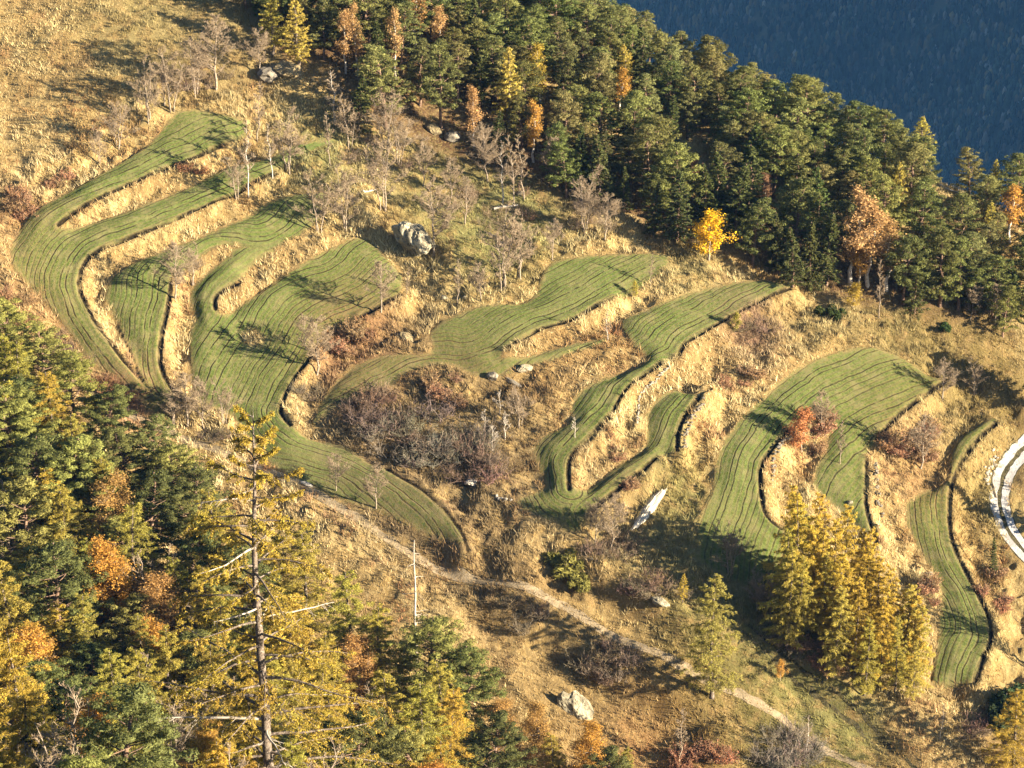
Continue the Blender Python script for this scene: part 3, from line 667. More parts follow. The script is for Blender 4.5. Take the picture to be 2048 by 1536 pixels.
def evergreen_bush(seed, n=900, leaf=.16, blobs=9):
    """low evergreen bush filling about a 1 x 1 x 0.6 dome before scaling"""
    rg = np.random.default_rng(seed); cr = Soup(); tw = Soup()
    cs = np.stack([rg.normal(0, .3, blobs), rg.normal(0, .3, blobs), rg.uniform(.12, .45, blobs)], 1)
    for c in cs:
        m_ = n // blobs; q = rg.normal(0, 1, (m_, 3)); q /= np.linalg.norm(q, axis=1)[:, None]; q[:, 2] = np.abs(q[:, 2]) * 1.2 - .3
        cr.leaves(c + q * rg.uniform(.16, .30) * rg.uniform(.75, 1.15, m_)[:, None], q + [0, 0, .4], leaf, .5, rg, np.clip(.3 + .4 * q[:, 2] + rg.normal(0, .15, m_), 0, 1), q)
        tw.tube(np.array([[0, 0, -.1], c * [.6, .6, .5], c + [0, 0, .15]]), [.03, .02, .008], 3)
    return tw, cr

PROTO = {}
def reg(key, parts): PROTO.setdefault(key, []).append(parts)
for i in range(7):
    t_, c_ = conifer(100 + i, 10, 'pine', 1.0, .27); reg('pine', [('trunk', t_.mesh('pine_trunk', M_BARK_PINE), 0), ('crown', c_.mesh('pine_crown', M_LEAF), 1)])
for i in range(4):
    t_, c_ = conifer(140 + i, 10, 'spruce', 1.25, .36); reg('spruce', [('trunk', t_.mesh('spruce_trunk', M_BARK_PINE), 0), ('crown', c_.mesh('spruce_crown', M_LEAF), 1)])
for i in range(5):
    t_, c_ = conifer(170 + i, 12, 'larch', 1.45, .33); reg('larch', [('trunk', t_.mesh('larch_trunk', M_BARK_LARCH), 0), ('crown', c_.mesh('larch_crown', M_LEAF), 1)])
for i in range(4):
    t_, w_, c_ = broadleaf(200 + i, 10, 1.3, .20, 1, .30, 30, .28); reg('birch', [('trunk', t_.mesh('birch_trunk', M_BARK_BIRCH), 0), ('twigs', w_.mesh('birch_twigs', M_TWIG), 0), ('crown', c_.mesh('birch_crown', M_LEAF), 1)])
for i in range(3):
    t_, w_, c_ = broadleaf(230 + i, 6, 1.5, .19, 1, .56, 24, .10); reg('maple', [('trunk', t_.mesh('maple_trunk', M_BARK_GREY), 0), ('twigs', w_.mesh('maple_twigs', M_TWIG), 0), ('crown', c_.mesh('maple_crown', M_LEAF), 1)])
for i in range(6):
    t_, w_, c_ = broadleaf(260 + i, 6, 0, .2, 1 + (i % 3 == 2) * 2, .50 + .08 * (i % 2), 34, .20, False, .0125, rbase=.015, nj=11); reg('bare', [('trunk', t_.mesh('bare_trunk', M_BARK_GREY), 0), ('twigs', w_.mesh('bare_twigs', M_TWIG), 0)])
for i in range(3):
    t_, w_, c_ = broadleaf(290 + i, 7, 0, .2, 1, .20, 28, .22, False, .013, rbase=.010, nj=11); reg('sapling', [('trunk', t_.mesh('sapling_trunk', M_BARK_GREY if i else M_BARK_BIRCH), 0), ('twigs', w_.mesh('sapling_twigs', M_TWIG), 0)])
for i in range(3):
    t_, w_, c_ = broadleaf(310 + i, 5, 0, .2, 1, .48, 10, .25, False, .02, rbase=.020)
    for v_, f_, a_ in zip(w_.V, w_.T, w_.A): t_.V.append(v_); t_.T.append(f_ - f_.min() + t_.n); t_.n += len(v_); t_.A.append(a_)
    reg('dead', [('trunk', t_.mesh('dead_trunk', M_DEADWOOD), 0)])
for i in range(4):
    w_, c_ = shrub(330 + i, 1.6, 2.4); reg('shrub', [('stems', w_.mesh('shrub_stems', M_LEAF), 1)])
for i in range(3):
    w_, c_ = shrub(350 + i, 1.4, 1.9, 40, .9, .13); reg('leafy_shrub', [('stems', w_.mesh('leafy_shrub_stems', M_TWIG), 0), ('leaves', c_.mesh('leafy_shrub_leaves', M_LEAF), 1)])
for i in range(2):
    w_, c_ = evergreen_bush(370 + i); reg('evergreen', [('stems', w_.mesh('bush_stems', M_BARK_GREY), 0), ('foliage', c_.mesh('bush_foliage', M_LEAF), 1)])
# nearer trees: finer leaves and needles
for i in range(4):
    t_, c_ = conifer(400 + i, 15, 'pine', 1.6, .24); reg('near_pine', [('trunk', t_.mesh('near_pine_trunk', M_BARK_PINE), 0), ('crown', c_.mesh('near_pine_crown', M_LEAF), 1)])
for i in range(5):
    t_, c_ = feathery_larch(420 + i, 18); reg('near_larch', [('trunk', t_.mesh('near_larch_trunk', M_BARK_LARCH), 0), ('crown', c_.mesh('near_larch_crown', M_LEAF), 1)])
for i in range(3):
    t_, w_, c_ = broadleaf(440 + i, 12, 3.6, .145, 1 + i % 2, .40, 46, .15, True, .013); reg('near_oak', [('trunk', t_.mesh('near_oak_trunk', M_BARK_GREY), 0), ('twigs', w_.mesh('near_oak_twigs', M_TWIG), 0), ('crown', c_.mesh('near_oak_crown', M_LEAF), 1)])
for i in range(2):
    t_, w_, c_ = broadleaf(460 + i, 9, 0, .2, 3, .40, 36, .2, False, .015); reg('near_bare', [('trunk', t_.mesh('near_bare_trunk', M_BARK_GREY), 0), ('twigs', w_.mesh('near_bare_twigs', M_TWIG), 0)])
PH = {'pine': 10, 'spruce': 10, 'larch': 12, 'birch': 10, 'maple': 6, 'bare': 6, 'sapling': 7, 'dead': 5, 'shrub': 1.6, 'leafy_shrub': 1.4, 'evergreen': .6,
      'near_pine': 15, 'near_larch': 18, 'near_oak': 12, 'near_bare': 9}
NAMES = {'pine': ('pine_tree', 'pine tree'), 'spruce': ('spruce_tree', 'spruce tree'), 'larch': ('larch_tree', 'larch tree'), 'birch': ('birch_tree', 'birch tree'), 'maple': ('maple_tree', 'maple tree'),
         'bare': ('bare_tree', 'bare tree'), 'sapling': ('bare_birch', 'bare tree'), 'dead': ('dead_tree', 'dead tree'), 'shrub': ('bare_shrub', 'shrub'), 'leafy_shrub': ('leafy_shrub', 'shrub'), 'evergreen': ('evergreen_bush', 'bush'),
         'near_pine': ('pine_tree', 'pine tree'), 'near_larch': ('larch_tree', 'larch tree'), 'near_oak': ('oak_tree', 'oak tree'), 'near_bare': ('bare_tree', 'bare tree')}
PLANTED = []
def spawn(key, x, y, height, color=(.1, .1, .05), label=None, group=None, wide=1.0, var=None, rot=None, z=None, desc=None, region=None):
    lst = PROTO[key]; parts = lst[(random.randrange(len(lst)) if var is None else var) % len(lst)]
    root = bpy.data.objects.new(NAMES[key][0], None); COL.objects.link(root)
    s = height / PH[key]; root.location = (x, y, float(hgt(x, y)) - .05 if z is None else z)
    root.scale = (s * wide, s * wide, s); root.rotation_euler = (random.gauss(0, .03), random.gauss(0, .03), random.uniform(0, 6.28) if rot is None else rot)
    for nm, me, colr in parts:
        o = bpy.data.objects.new(nm, me); COL.objects.link(o); o.parent = root
        if colr: o.color = (*color, 1)
    tag(root, label, NAMES[key][1], group)
    if not label: root['hgt_m'] = float(height)
    px, py = project(x, y, root.location.z + height * .8)
    PLANTED.append((root, px, py, desc, region))
    return root
def at_base(px, py):
    """ground point seen at a photo pixel (finished ground)"""
    a, b, c = ray(px, py); ys = np.arange(122, 455, .25); t = ys / b; g = CAMZ + c * t - hgt(a * t, ys); k = np.nonzero(g <= 0)[0]
    if len(k) == 0: return None
    k = k[0]; return float(a * t[k]), float(ys[k])
def at_top(px, py, h, y0=122):
    a, b, c = ray(px, py); ys = np.arange(y0, 455, .25); t = ys / b; g = CAMZ + c * t - hgt(a * t, ys) - h; k = np.nonzero(g <= 0)[0]
    if len(k) == 0: return None
    k = k[0]; return float(a * t[k]), float(ys[k])
def m_per_px(x, y): return math.sqrt(x * x + y * y + (CAMZ - float(hgt(x, y))) ** 2) / FPX
def jit(c, a=.12):
    k = 1 + random.uniform(-a, a); return tuple(max(0, v * k * (1 + random.uniform(-a, a) * .5)) for v in c)

# ------------------------------------------------------------------ rocks, walls, logs
def rock_mesh(name, seed, m, sub=3, amp=.22, cracks=True):
    import bmesh
    bm = bmesh.new(); bmesh.ops.create_icosphere(bm, subdivisions=sub, radius=1.0)
    rg = np.random.default_rng(seed); pl = [(unit(rg.normal(0, 1, 3)), rg.uniform(.62, .95)) for _ in range(11)]
    for v in bm.verts:
        p = np.array(v.co)
        for n_, d_ in pl:
            k = p @ n_ - d_
            if k > 0: p = p - n_ * k * .93
        f = float(fbm(np.array([p[0] * 2.3 + p[2] * 1.7 + seed]), np.array([p[1] * 2.3 - p[2] * 2.1]), 4)[0])
        g = abs(float(fbm(np.array([p[0] * 3.1 + p[2] * 4 + seed]), np.array([p[1] * 3.1 + 9]), 2)[0]))
        p = p * (1 + amp * f - (.16 * max(0, 1 - g * 9) if cracks else 0)); v.co = p
    me = bpy.data.meshes.new(name); bm.to_mesh(me); bm.free(); me.materials.append(m); return me
def rock(name, label, px, py, dims, m, seed, rot=(0, 0, 0), sink=.25, sub=4, cat='rock', group=None, amp=.22):
    x, y = at_base(px, py); o = mesh_obj(name, rock_mesh(name, seed, m, sub, amp))
    o.location = (x, y, float(hgt(x, y)) + dims[2] * (1 - 2 * sink) * .5); o.scale = [d * .5 * 1.12 for d in dims]; o.rotation_euler = rot
    return tag(o, label, cat, group)
rock('boulder', 'big pale lichen-covered boulder in the grass above the middle field', 826, 500, (4.6, 3.0, 3.4), M_STONE, 5, (.2, .55, -.35), .18, 5, 'boulder')
rock('boulder', 'sunlit tan boulder with a shaded hollow at the edge of the upper wood', 572, 150, (3.6, 2.4, 2.0), M_ROCK, 9, (0, .2, .4), .3, 4, 'boulder')
rock('boulder', 'small dark boulder in the shade left of the sunlit tan boulder', 540, 158, (2.6, 2.2, 1.7), M_DSTONE, 12, (0, 0, .2), .3, 3, 'boulder')
rock('rock_slab', 'grey slab of rock leaning in the grass below the gravel path', 1150, 1425, (3.6, .9, 2.4), M_STONE, 21, (-.5, .75, -.4), .3, 4, 'rock')
rock('stone_block', 'white stone block lying on the bank below the grey thicket', 942, 970, (1.3, .9, .8), M_WHITE, 23, (0, .1, .4), .25, 3, 'rock', amp=.1)
rock('rock_outcrop', 'low pale outcrop in the grass left of the pointed larch', 1322, 1214, (1.7, 1.1, .8), M_STONE, 25, (0, .3, -.4), .3, 3)
rock('rock_outcrop', 'pale rock ledge beside the shaded hollow below the middle field', 1052, 740, (1.8, .9, .8), M_STONE, 26, (0, .1, .5), .3, 4)
rock('stone_block', 'dark squared stone in the hollow below the middle field', 985, 762, (1.4, .9, .9), M_DSTONE, 27, (0, .1, .1), .25, 3, amp=.08)
rock('stone_block', 'grey stone ledge sloping down from the dark squared stone', 1025, 768, (2.0, .5, .6), M_DSTONE, 28, (0, .35, -.45), .3, 3, amp=.08)
rock('rock_outcrop', 'grey lichened rock face in the bank above the grey thicket', 812, 678, (2.6, 1.4, 1.1), M_ROCK, 31, (0, .3, -.5), .42, 4)
rock('rock_outcrop', 'pale rock beside the clearing inside the upper forest', 868, 262, (2.2, 1.3, 1.0), M_ROCK, 33, (0, .4, -.6), .35, 3)
rock('boulder', 'dark round boulder in shade below the clearing in the forest', 905, 280, (1.7, 1.3, 1.2), M_DSTONE, 34, (0, 0, 0), .2, 3, 'boulder')
rock('stone_block', 'whitish stone on the path bank at the foot of the bare bush', 612, 972, (1.5, .5, .35), M_WHITE, 36, (0, .15, -.5), .2, 3, amp=.08)
rock('stone_block', 'small whitish stone near the larch grove and the notched bank', 1858, 1152, (.9, .7, .6), M_STONE, 37, (0, 0, 0), .2, 2, amp=.1)
for k, (qx, qy, w_) in enumerate([(888, 600, .9), (930, 598, .6), (818, 285, 1.1), (455, 322, .5), (1040, 390, 1.0), (52, 438, .4), (1182, 1122, .5), (1700, 1010, .6)]):
    where = ['in the grass left of the slender bare saplings', 'in the grass between the saplings above the middle field', 'under the bare trees at the forest edge', 'on the bank by the small red bush',
             'beside the white fallen log', 'in the red scrub left of the outer field', 'on the slope above the evergreen bush', 'at the foot of the golden larches'][k]
    rock('small_rock', 'small pale rock ' + where, qx, qy, (w_, w_ * .8, w_ * .6), M_STONE, 50 + k, (0, 0, k), .2, 2)

_st = [rock_mesh('stone', 70 + k, M_WHITE, 1, .12, False) for k in range(5)]
_sd = [rock_mesh('grey_stone', 80 + k, M_DSTONE, 1, .12, False) for k in range(4)]
def stone_wall(label, pts, rows, depth, sz, protos, name='dry_stone_wall', flat=False):
    w = np.array([at_base(*p) for p in pts]); seg = np.hypot(*np.diff(w, axis=0).T); s = np.concatenate([[0], np.cumsum(seg)])
    x0, y0 = w[len(w) // 2]; root = bpy.data.objects.new(name, None); COL.objects.link(root); z0 = float(hgt(x0, y0)); root.location = (x0, y0, z0)
    tag(root, label, 'wall'); n = 0
    for r_ in range(rows):
        t = random.uniform(0, sz)
        while t < s[-1] and n < 290:
            q = sz * random.uniform(.75, 1.4); x = np.interp(t, s, w[:, 0]) + random.gauss(0, depth * .4); y = np.interp(t, s, w[:, 1]) + random.gauss(0, depth * .4)
            k = min(int(np.searchsorted(s, t)), len(s) - 1); k = max(k, 1); an = math.atan2(*(w[k] - w[k - 1])[::-1])
            o = bpy.data.objects.new('stone', random.choice(protos)); COL.objects.link(o); o.parent = root
            o.location = (x - x0, y - y0, float(hgt(x, y)) + (r_ * sz * .55 if not flat else .1 * random.random()) + .05 - z0)
            o.scale = (q * .58, sz * random.uniform(.42, .6), sz * random.uniform(.32, .42)); o.rotation_euler = (random.gauss(0, .12), random.gauss(0, .12), an + random.gauss(0, .12))
            t += q; n += 1
_a, _b = at_base(1326, 985), at_base(1270, 1062); _m = ((_a[0] + _b[0]) / 2, (_a[1] + _b[1]) / 2); _za, _zb = float(hgt(*_a)), float(hgt(*_b)); _L = math.dist((*_a, _za), (*_b, _zb))
o = mesh_obj('rock_slab', rock_mesh('rock_slab', 94, M_SLAB, 5, .30, True)); o.location = (*_m, (_za + _zb) / 2 + .25); o.scale = (_L * .62, .66, .5)
o.rotation_mode = 'QUATERNION'; o.rotation_quaternion = Vector((_b[0] - _a[0], _b[1] - _a[1], _zb - _za)).to_track_quat('X', 'Z')
tag(o, 'long bright bare slab of rock standing in the grass above the tree shadow', 'rock')
stone_wall('thin curved line of pale stones beside the narrow right-middle strip', [(1340, 735), (1318, 757), (1292, 780), (1278, 805), (1274, 850)], 2, .1, .3, _st)
stone_wall('heap of white stones along the bank left of the white farm road', [(1992, 918), (1978, 945), (1972, 972)], 3, .8, .45, _st, 'stone_heap', True)
stone_wall('broken grey stone wall behind the dark furrow right of the big field', [(1592, 868), (1562, 895), (1548, 925), (1545, 965)], 2, .3, .4, _sd)
stone_wall('grey dry stone wall along the narrow strip under the thin larch tops', [(1408, 806), (1385, 835), (1372, 862), (1368, 900)], 2, .3, .38, _sd)
stone_wall('grey stones below the inner strip of the big right field', [(1752, 930), (1752, 965), (1754, 1000), (1766, 1040)], 2, .3, .4, _sd)
stone_wall('small pale stone edge on the gravel path bank near the field tip', [(990, 997), (1008, 1003), (1022, 1006)], 2, .2, .4, _st)

def log(label, a, b, r, m, name='fallen_log'):
    p, q = at_base(*a), at_base(*b); s = Soup()
    if p is None or q is None: print('no ground for', label); return
    n = 6
    pts = np.array([[p[0] + (q[0] - p[0]) * t, p[1] + (q[1] - p[1]) * t, 0] for t in np.linspace(0, 1, n)]); pts[:, 2] = hgt(pts[:, 0], pts[:, 1]) + r * 1.1
    c = pts[0].copy(); root = bpy.data.objects.new(name, None); COL.objects.link(root); root.location = c; tag(root, label, 'log')
    s.tube(pts - c, np.linspace(r, r * .6, n), 8); mesh_obj('trunk', s.mesh('log_trunk', m), root)
    for t in (.45, .75):
        s2 = Soup(); o = pts[int(t * n)] - c; s2.tube(limb(o, random.uniform(0, 6), .7, 1.1, np.random.default_rng(5), 4), [r * .4, r * .3, r * .2, .02], 4); mesh_obj('branch', s2.mesh('log_branch', m), root)
log('white fallen log below the leafless trees at the forest edge', (988, 424), (1036, 414), .17, M_DEADWOOD)
log('short whitish fallen log near the upper bare trees', (725, 386), (752, 381), .14, M_DEADWOOD)
log('dark fallen log among the shrubs above the middle field', (995, 497), (1015, 488), .2, M_BARK_GREY)
log('dark thin log lying just above the stubby one', (978, 470), (1008, 492), .12, M_BARK_GREY)
log('pale thin log on the ridge slope below the skyline pines', (1880, 372), (1925, 392), .15, M_DEADWOOD)
log('short dark log below the curved road shadow', (1985, 970), (1993, 1000), .1, M_BARK_GREY)

# ------------------------------------------------------------------ colours of foliage
C_PINE = (.140, .148, .050); C_PINE2 = (.190, .188, .066); C_SPR = (.098, .112, .038); C_NP = (.25, .245, .07); C_LARG = (.36, .31, .065); C_GOLD = (.47, .34, .06); C_LARY = (.44, .36, .08)
C_BIR = (.47, .295, .125); C_ORA = (.52, .29, .065); C_YEL = (.75, .46, .03); C_OAK = (.40, .245, .085); C_GREY = (.28, .215, .145); C_RUST = (.34, .20, .11); C_PURP = (.28, .20, .145)

# ------------------------------------------------------------------ single trees one can point to: (proto, top px, top py, height m, colour, label, width)
SINGLE = [
 ('larch', 1018, 92, 10.5, C_LARY, 'tall pale gold larch rising among the dark pines', 1.0),
 ('birch', 1080, 92, 7.5, C_GOLD, 'yellow birch just right of the tall pale gold larch', 1.1),
 ('birch', 1068, 205, 7.2, C_ORA, 'slim orange birch with white trunk at the forest front', .95),
 ('birch', 948, 178, 7.0, C_BIR, 'brownish orange birch beside the forest clearing', .9),
 ('birch', 1240, 140, 5.5, C_ORA, 'round orange treetop alone in the middle of the pines', 1.2),
 ('maple', 1420, 428, 5.6, C_YEL, 'bright yellow maple at the edge of the meadow', 1.15),
 ('birch', 1712, 388, 11, C_BIR, 'tallest of the copper birches on the lower forest edge', 1.15),
 ('birch', 1745, 415, 9.5, C_BIR, 'copper birch standing just right of the tallest one', 1.15),
 ('birch', 1782, 447, 8.0, C_BIR, 'short copper birch on the right of the birch clump', 1.35),
 ('birch', 1722, 495, 5.0, C_ORA, 'low orange birch in front of the copper birch clump', 1.2),
 ('maple', 1708, 570, 2.8, C_GOLD, 'yellow-orange bush-sized maple below the birch clump', 1.3),
 ('larch', 1803, 325, 8.5, C_LARY, 'pale yellow-green larch behind the copper birches', .9),
 ('birch', 2028, 378, 6.5, C_ORA, 'orange birch below the last pines of the skyline', 1.5),
 ('larch', 590, -8, 9.0, C_LARY, 'yellow larch at the top left corner of the forest', 1.1),
 ('larch', 540, -20, 8.0, C_LARG, 'olive gold larch left of the yellow corner larch', 1.2),
 ('birch', 688, 22, 7.5, C_BIR, 'reddish birch with bare stems left of a white-trunked one', .9),
 ('birch', 712, 12, 8.5, C_BIR, 'orange birch with white trunk above the big dark pines', .8),
 ('birch', 790, 25, 8.2, C_BIR, 'thin brown-orange birch over the central dark pines', .8),
 ('birch', 830, -25, 7.5, C_OAK, 'pale orange birch cut by the top of the forest view', 1.1),
 ('birch', 880, 18, 7.0, C_BIR, 'copper birch directly under the upper pine slope', 1.0),
 ('maple', 1388, 325, 3.2, C_RUST, 'small rusty treetop half hidden between the pines', 1.0),
 ('birch', 1535, 350, 4.8, C_RUST, 'dull rusty birch half hidden in the pine slope', 1.2),
 ('maple', 1608, 828, 4.4, (.50, .21, .09), 'orange-red maple at the head of the inner bank', 1.2),
 ('sapling', 668, 138, 6.6, C_GREY, 'grey bare tree standing before the dark forest corner', 1.6),
 ('sapling', 1765, 520, 7.0, C_GREY, 'slender bare birch in front of the lower pines', .8),
 ('maple', 1270, 568, 1.9, (.40, .34, .06), 'small yellow-green bush at the tip of the middle field', .7),
 ('maple', 1472, 628, 2.2, (.33, .29, .06), 'olive-yellow bush beside the purple scrub', 1.0),
 ('maple', 1562, 1322, 2.2, C_ORA, 'small orange bush beside the low dark juniper', .8),
 ('near_larch', 1432, 1150, 13.0, (.33, .30, .075), 'lone pointed larch by the gravel path', 1.12),
 ('larch', 1366, 1148, 3.2, C_GOLD, 'little golden larch left of the lone pointed larch', .9),
 ('spruce', 990, 222, 5.6, C_SPR, 'rounded young green pine between the two orange birches', 1.3),
 ('pine', 770, 95, 9.8, C_PINE2, 'big broad pine at the front corner of the forest', 1.25),
 ('spruce', 715, 150, 7.0, C_SPR, 'dark spruce under the broad corner pine', 1.2),
 ('pine', 880, 85, 10.5, C_PINE, 'long-trunked pine left of the forest clearing', .9),
]
KEEP = [(1900, 322, 392, 999, 52), (870, 195, 285, 999, 22)]
for key, px, py, h, c, lab, wd in SINGLE:
    p = at_top(px, py, h)
    if p:
        KEEP.append((px, py, project(p[0], p[1], float(hgt(*p)))[1], p[1], 24)); spawn(key, p[0], p[1], h, jit(c, .05), lab, 'single trees that stand out on the slope', wd)

# ------------------------------------------------------------------ the pine forest on the upper slope
def inpoly(px, py, poly):
    c = False; n = len(poly); j = n - 1
    for i in range(n):
        xi, yi = poly[i]; xj, yj = poly[j]
        if (yi > py) != (yj > py) and px < (xj - xi) * (py - yi) / (yj - yi) + xi: c = not c
        j = i
    return c
F_AREA = [(470,-150),(470,10),(590,90),(625,120),(690,215),(740,255),(850,250),(960,300),(1060,345),(1130,395),(1240,425),(1300,470),(1390,500),(1540,530),(1650,600),(1800,632),(1890,645),(2100,700),(2160,480),(1990,398),(1840,352),(1740,300),(1550,240),(1400,165),(1240,75),(1000,-150)]
CLEAR = [[(775,210),(980,230),(985,320),(880,300),(780,270)], [(1330,290),(1440,290),(1430,355),(1350,350)], [(1370,470),(1465,470),(1475,540),(1370,530)], [(1830,330),(1960,350),(2000,420),(1870,395)], [(1675,560),(1770,560),(1770,625),(1675,630)]]
def forest_region(px, py):
    if py < 110 and px < 760: return 'in the forest corner above the meadow'
    if px < 960: return 'behind the forest clearing' if py > 95 else 'at the top of the forest above the clearing'
    if py > .43 * px - 430 - 0 and px > 1500 and py > 470: return 'along the lower forest edge'
    if py < 0.42 * px - 470: return 'along the skyline ridge'
    if px < 1180: return 'above the pale gold larch' if py < 110 else 'right of the pale gold larch'
    if px < 1420: return 'above the yellow maple' if py > 250 else 'around the round orange treetop'
    if px < 1680: return 'left of the copper birch clump' if py > 330 else 'on the slope under the skyline'
    return 'right of the copper birch clump' if py > 330 else 'near the end of the ridge'
placed = [(o.location.x, o.location.y, 2.4) for o, *_ in PLANTED]
def far_enough(x, y, r):
    return all((x - a) ** 2 + (y - b) ** 2 > (.5 * (r + q)) ** 2 for a, b, q in placed)
# pines that make the skyline, by their tops
for px, py, h, wd in [(1240, 10, 7, 1), (1290, 22, 7, 1.1), (1335, 62, 6.5, 1.1), (1376, 105, 6, 1), (1425, 92, 7.5, 1.2), (1478, 140, 6, 1.1), (1530, 146, 5.5, .9), (1585, 165, 5.2, 1.1), (1620, 160, 6, 1.3), (1652, 170, 5, 1),
                      (1700, 165, 6.5, 1.1), (1762, 208, 6, 1.1), (1800, 215, 6.2, 1.1), (1835, 268, 5.2, 1), (1945, 296, 6.2, 1.25), (2022, 338, 5.5, 1.0), (1985, 350, 4.5, 1.0), (2062, 360, 6, 1), (1190, -12, 7, 1.1), (1140, -30, 8, 1)]:
    p = at_top(px, py, h)
    if p and far_enough(*p, 1.6): spawn('pine', *p, h, jit(C_PINE2), None, 'pines of the upper forest', wd, desc='pine', region='along the skyline ridge'); placed.append((*p, 2.6))
for px, py, h, wd, key in [(1560, 425, 7.6, 1, 'spruce'), (1592, 455, 7, 1, 'spruce'), (1625, 440, 8.4, 1, 'spruce'), (1660, 425, 8.8, 1, 'spruce'), (1815, 470, 8.4, 1.1, 'pine'), (1850, 462, 8.6, 1.1, 'spruce'), (1890, 458, 9.4, 1.1, 'pine'), (1925, 478, 8.6, 1.1, 'pine'),
                           (1958, 500, 7.8, 1, 'spruce'), (1995, 512, 7.6, 1.1, 'pine'), (2030, 515, 7.8, 1.1, 'spruce'), (1835, 520, 6.5, 1.1, 'spruce'), (1510, 400, 8, 1.1, 'pine'), (1200, 268, 8.4, 1.05, 'spruce'), (1160, 255, 7.5, 1, 'spruce'), (1250, 330, 5.5, 1, 'spruce')]:
    p = at_top(px, py, h)
    if p: spawn(key, *p, h, jit(C_SPR if key == 'spruce' else C_PINE), None, 'front trees of the upper forest', wd, desc=key, region='in the front row of the forest'); placed.append((*p, 2.2))
fx0, fx1 = WFOR[:, 0].min() - 5, 95; nf = 0; tries = 0
rgf = np.random.default_rng(5)
while nf < 330 and tries < 22000:
    tries += 1
    x = rgf.uniform(-75, 95); y = rgf.uniform(225, 400); z = float(hgt(x, y)); px, py = project(x, y, z)
    if not (-60 < px < 2110) or not inpoly(px, py, F_AREA) or any(inpoly(px, py, q) for q in CLEAR): continue
    if y > np.interp(x, CRX, CRY) + 5: continue
    r = 2.45
    if not far_enough(x, y, r): continue
    if any(abs(px - kx) < kw and y < ky and project(x, y, z + 9)[1] < kt + .7 * (kb - kt) and py > kt for kx, kt, kb, ky, kw in KEEP): continue
    low = py > .43 * px - 260 and px > 1180
    u = rgf.random()
    key = 'spruce' if (u < (.40 if low else .13)) else ('larch' if u > .97 else 'pine')
    h = rgf.uniform(5.6, 8.9) * (1.06 if low else 1)
    if py < .42 * px - 420: h *= .74
    c = {'pine': C_PINE if rgf.random() < .5 else C_PINE2, 'spruce': C_SPR, 'larch': C_LARG}[key]
    desc = {'pine': 'pine', 'spruce': 'spruce', 'larch': 'larch'}[key]
    spawn(key, x, y, h, jit(c, .18), None, 'pines of the upper forest' if key == 'pine' else ('dark spruces of the upper forest' if key == 'spruce' else 'larches of the upper forest'), rgf.uniform(1.0, 1.35), desc=desc,
          region=forest_region(*project(x, y, z + h)))
    placed.append((x, y, r)); nf += 1
NFOREST = nf
print('forest', nf, tries)

# trees just past the right edge whose shadows fall across the meadow, the road and the lower field
for px, py, key, h, lab in [(2090, 828, 'pine', 9, 'pine past the right edge that shades the meadow'), (2110, 842, 'pine', 8, 'second pine past the right edge above the road'),
                            (2130, 1085, 'spruce', 9, 'spruce past the right edge below the road'), (2125, 1350, 'bare', 10, 'bare tree past the right edge beside the lower field')]:
    a_, b_, c_ = ray(px, py); p = at_base(px, py)
    if p: spawn(key, *p, h, C_PINE, lab, 'trees past the right edge', 1.1)
p = at_base(1985, 1148)
spawn('spruce', *p, 4.2, C_SPR, 'small lone spruce right of the lower field', None, .6)
# ------------------------------------------------------------------ larch grove at lower right
GROVE = [(1592, 968, 13, C_GOLD), (1640, 985, 12, C_GOLD), (1612, 1005, 12.5, C_LARG), (1575, 1060, 11.5, C_LARG), (1700, 1008, 12, C_GOLD), (1672, 1040, 11.5, C_GOLD), (1735, 1085, 11, C_GOLD), (1652, 1105, 9.5, C_LARY),
         (1600, 1120, 10, C_LARG), (1765, 1120, 10.5, C_GOLD), (1790, 1140, 10, C_GOLD), (1722, 1150, 10.5, C_GOLD), (1820, 1165, 9.5, C_LARY), (1845, 1215, 8.6, C_LARY), (1680, 1170, 10, C_LARY), (1770, 1195, 9.6, C_GOLD), (1800, 1235, 8.5, C_LARG), (1740, 1235, 8.6, C_LARG), (1832, 1285, 6.5, C_LARY), (1715, 1060, 11, C_GOLD), (1630, 1060, 11, C_GOLD), (1690, 1110, 10.5, C_GOLD), (1805, 1185, 9, C_GOLD), (1620, 1030, 12.5, C_GOLD), (1600, 985, 14.5, C_GOLD), (1585, 1100, 11, C_LARG), (1660, 1060, 11.5, C_GOLD), (1750, 1060, 11.5, C_GOLD), (1780, 1165, 10, C_GOLD), (1835, 1190, 9.5, C_GOLD)]
gl = ['tallest golden larch at the top of the grove', 'second golden spire from the left in the grove', 'olive larch tucked under the tallest golden one', 'dark olive larch on the left flank of the grove', 'golden larch spire that looks over the inner strip',
      'golden larch between the two bright grove spires', 'golden larch stepping down the right side of the grove', 'yellow-tipped larch with drooping sprays at the grove front', 'shaded olive larch low on the left flank', 'orange-gold larch right of the grove centre',
      'golden larch facing the notched bank on the right', 'deep gold larch in the middle of the grove', 'yellow larch near the right end of the grove', 'last tall yellow larch on the right end of the grove', 'yellow larch in the front row with curved boughs',
      'gold larch with bare lower stem in the front row', 'olive larch with visible stem at the grove foot', 'olive larch standing by the rutted track', 'short yellow-green larch at the lower right corner of the grove', 'gold larch close behind the spire over the inner strip', 'gold larch wedged between the left grove spires', 'bright larch in the heart of the grove', 'gold larch just left of the last tall yellow one', 'olive larch at the outer left of the grove crest', 'tall gold larch at the left end of the grove crest', 'olive larch lowest on the outer left of the grove', 'gold larch behind the left flank of the grove', 'gold larch rising behind the orange-gold one', 'gold larch beside the one facing the notched bank', 'gold larch closing the right end of the grove']
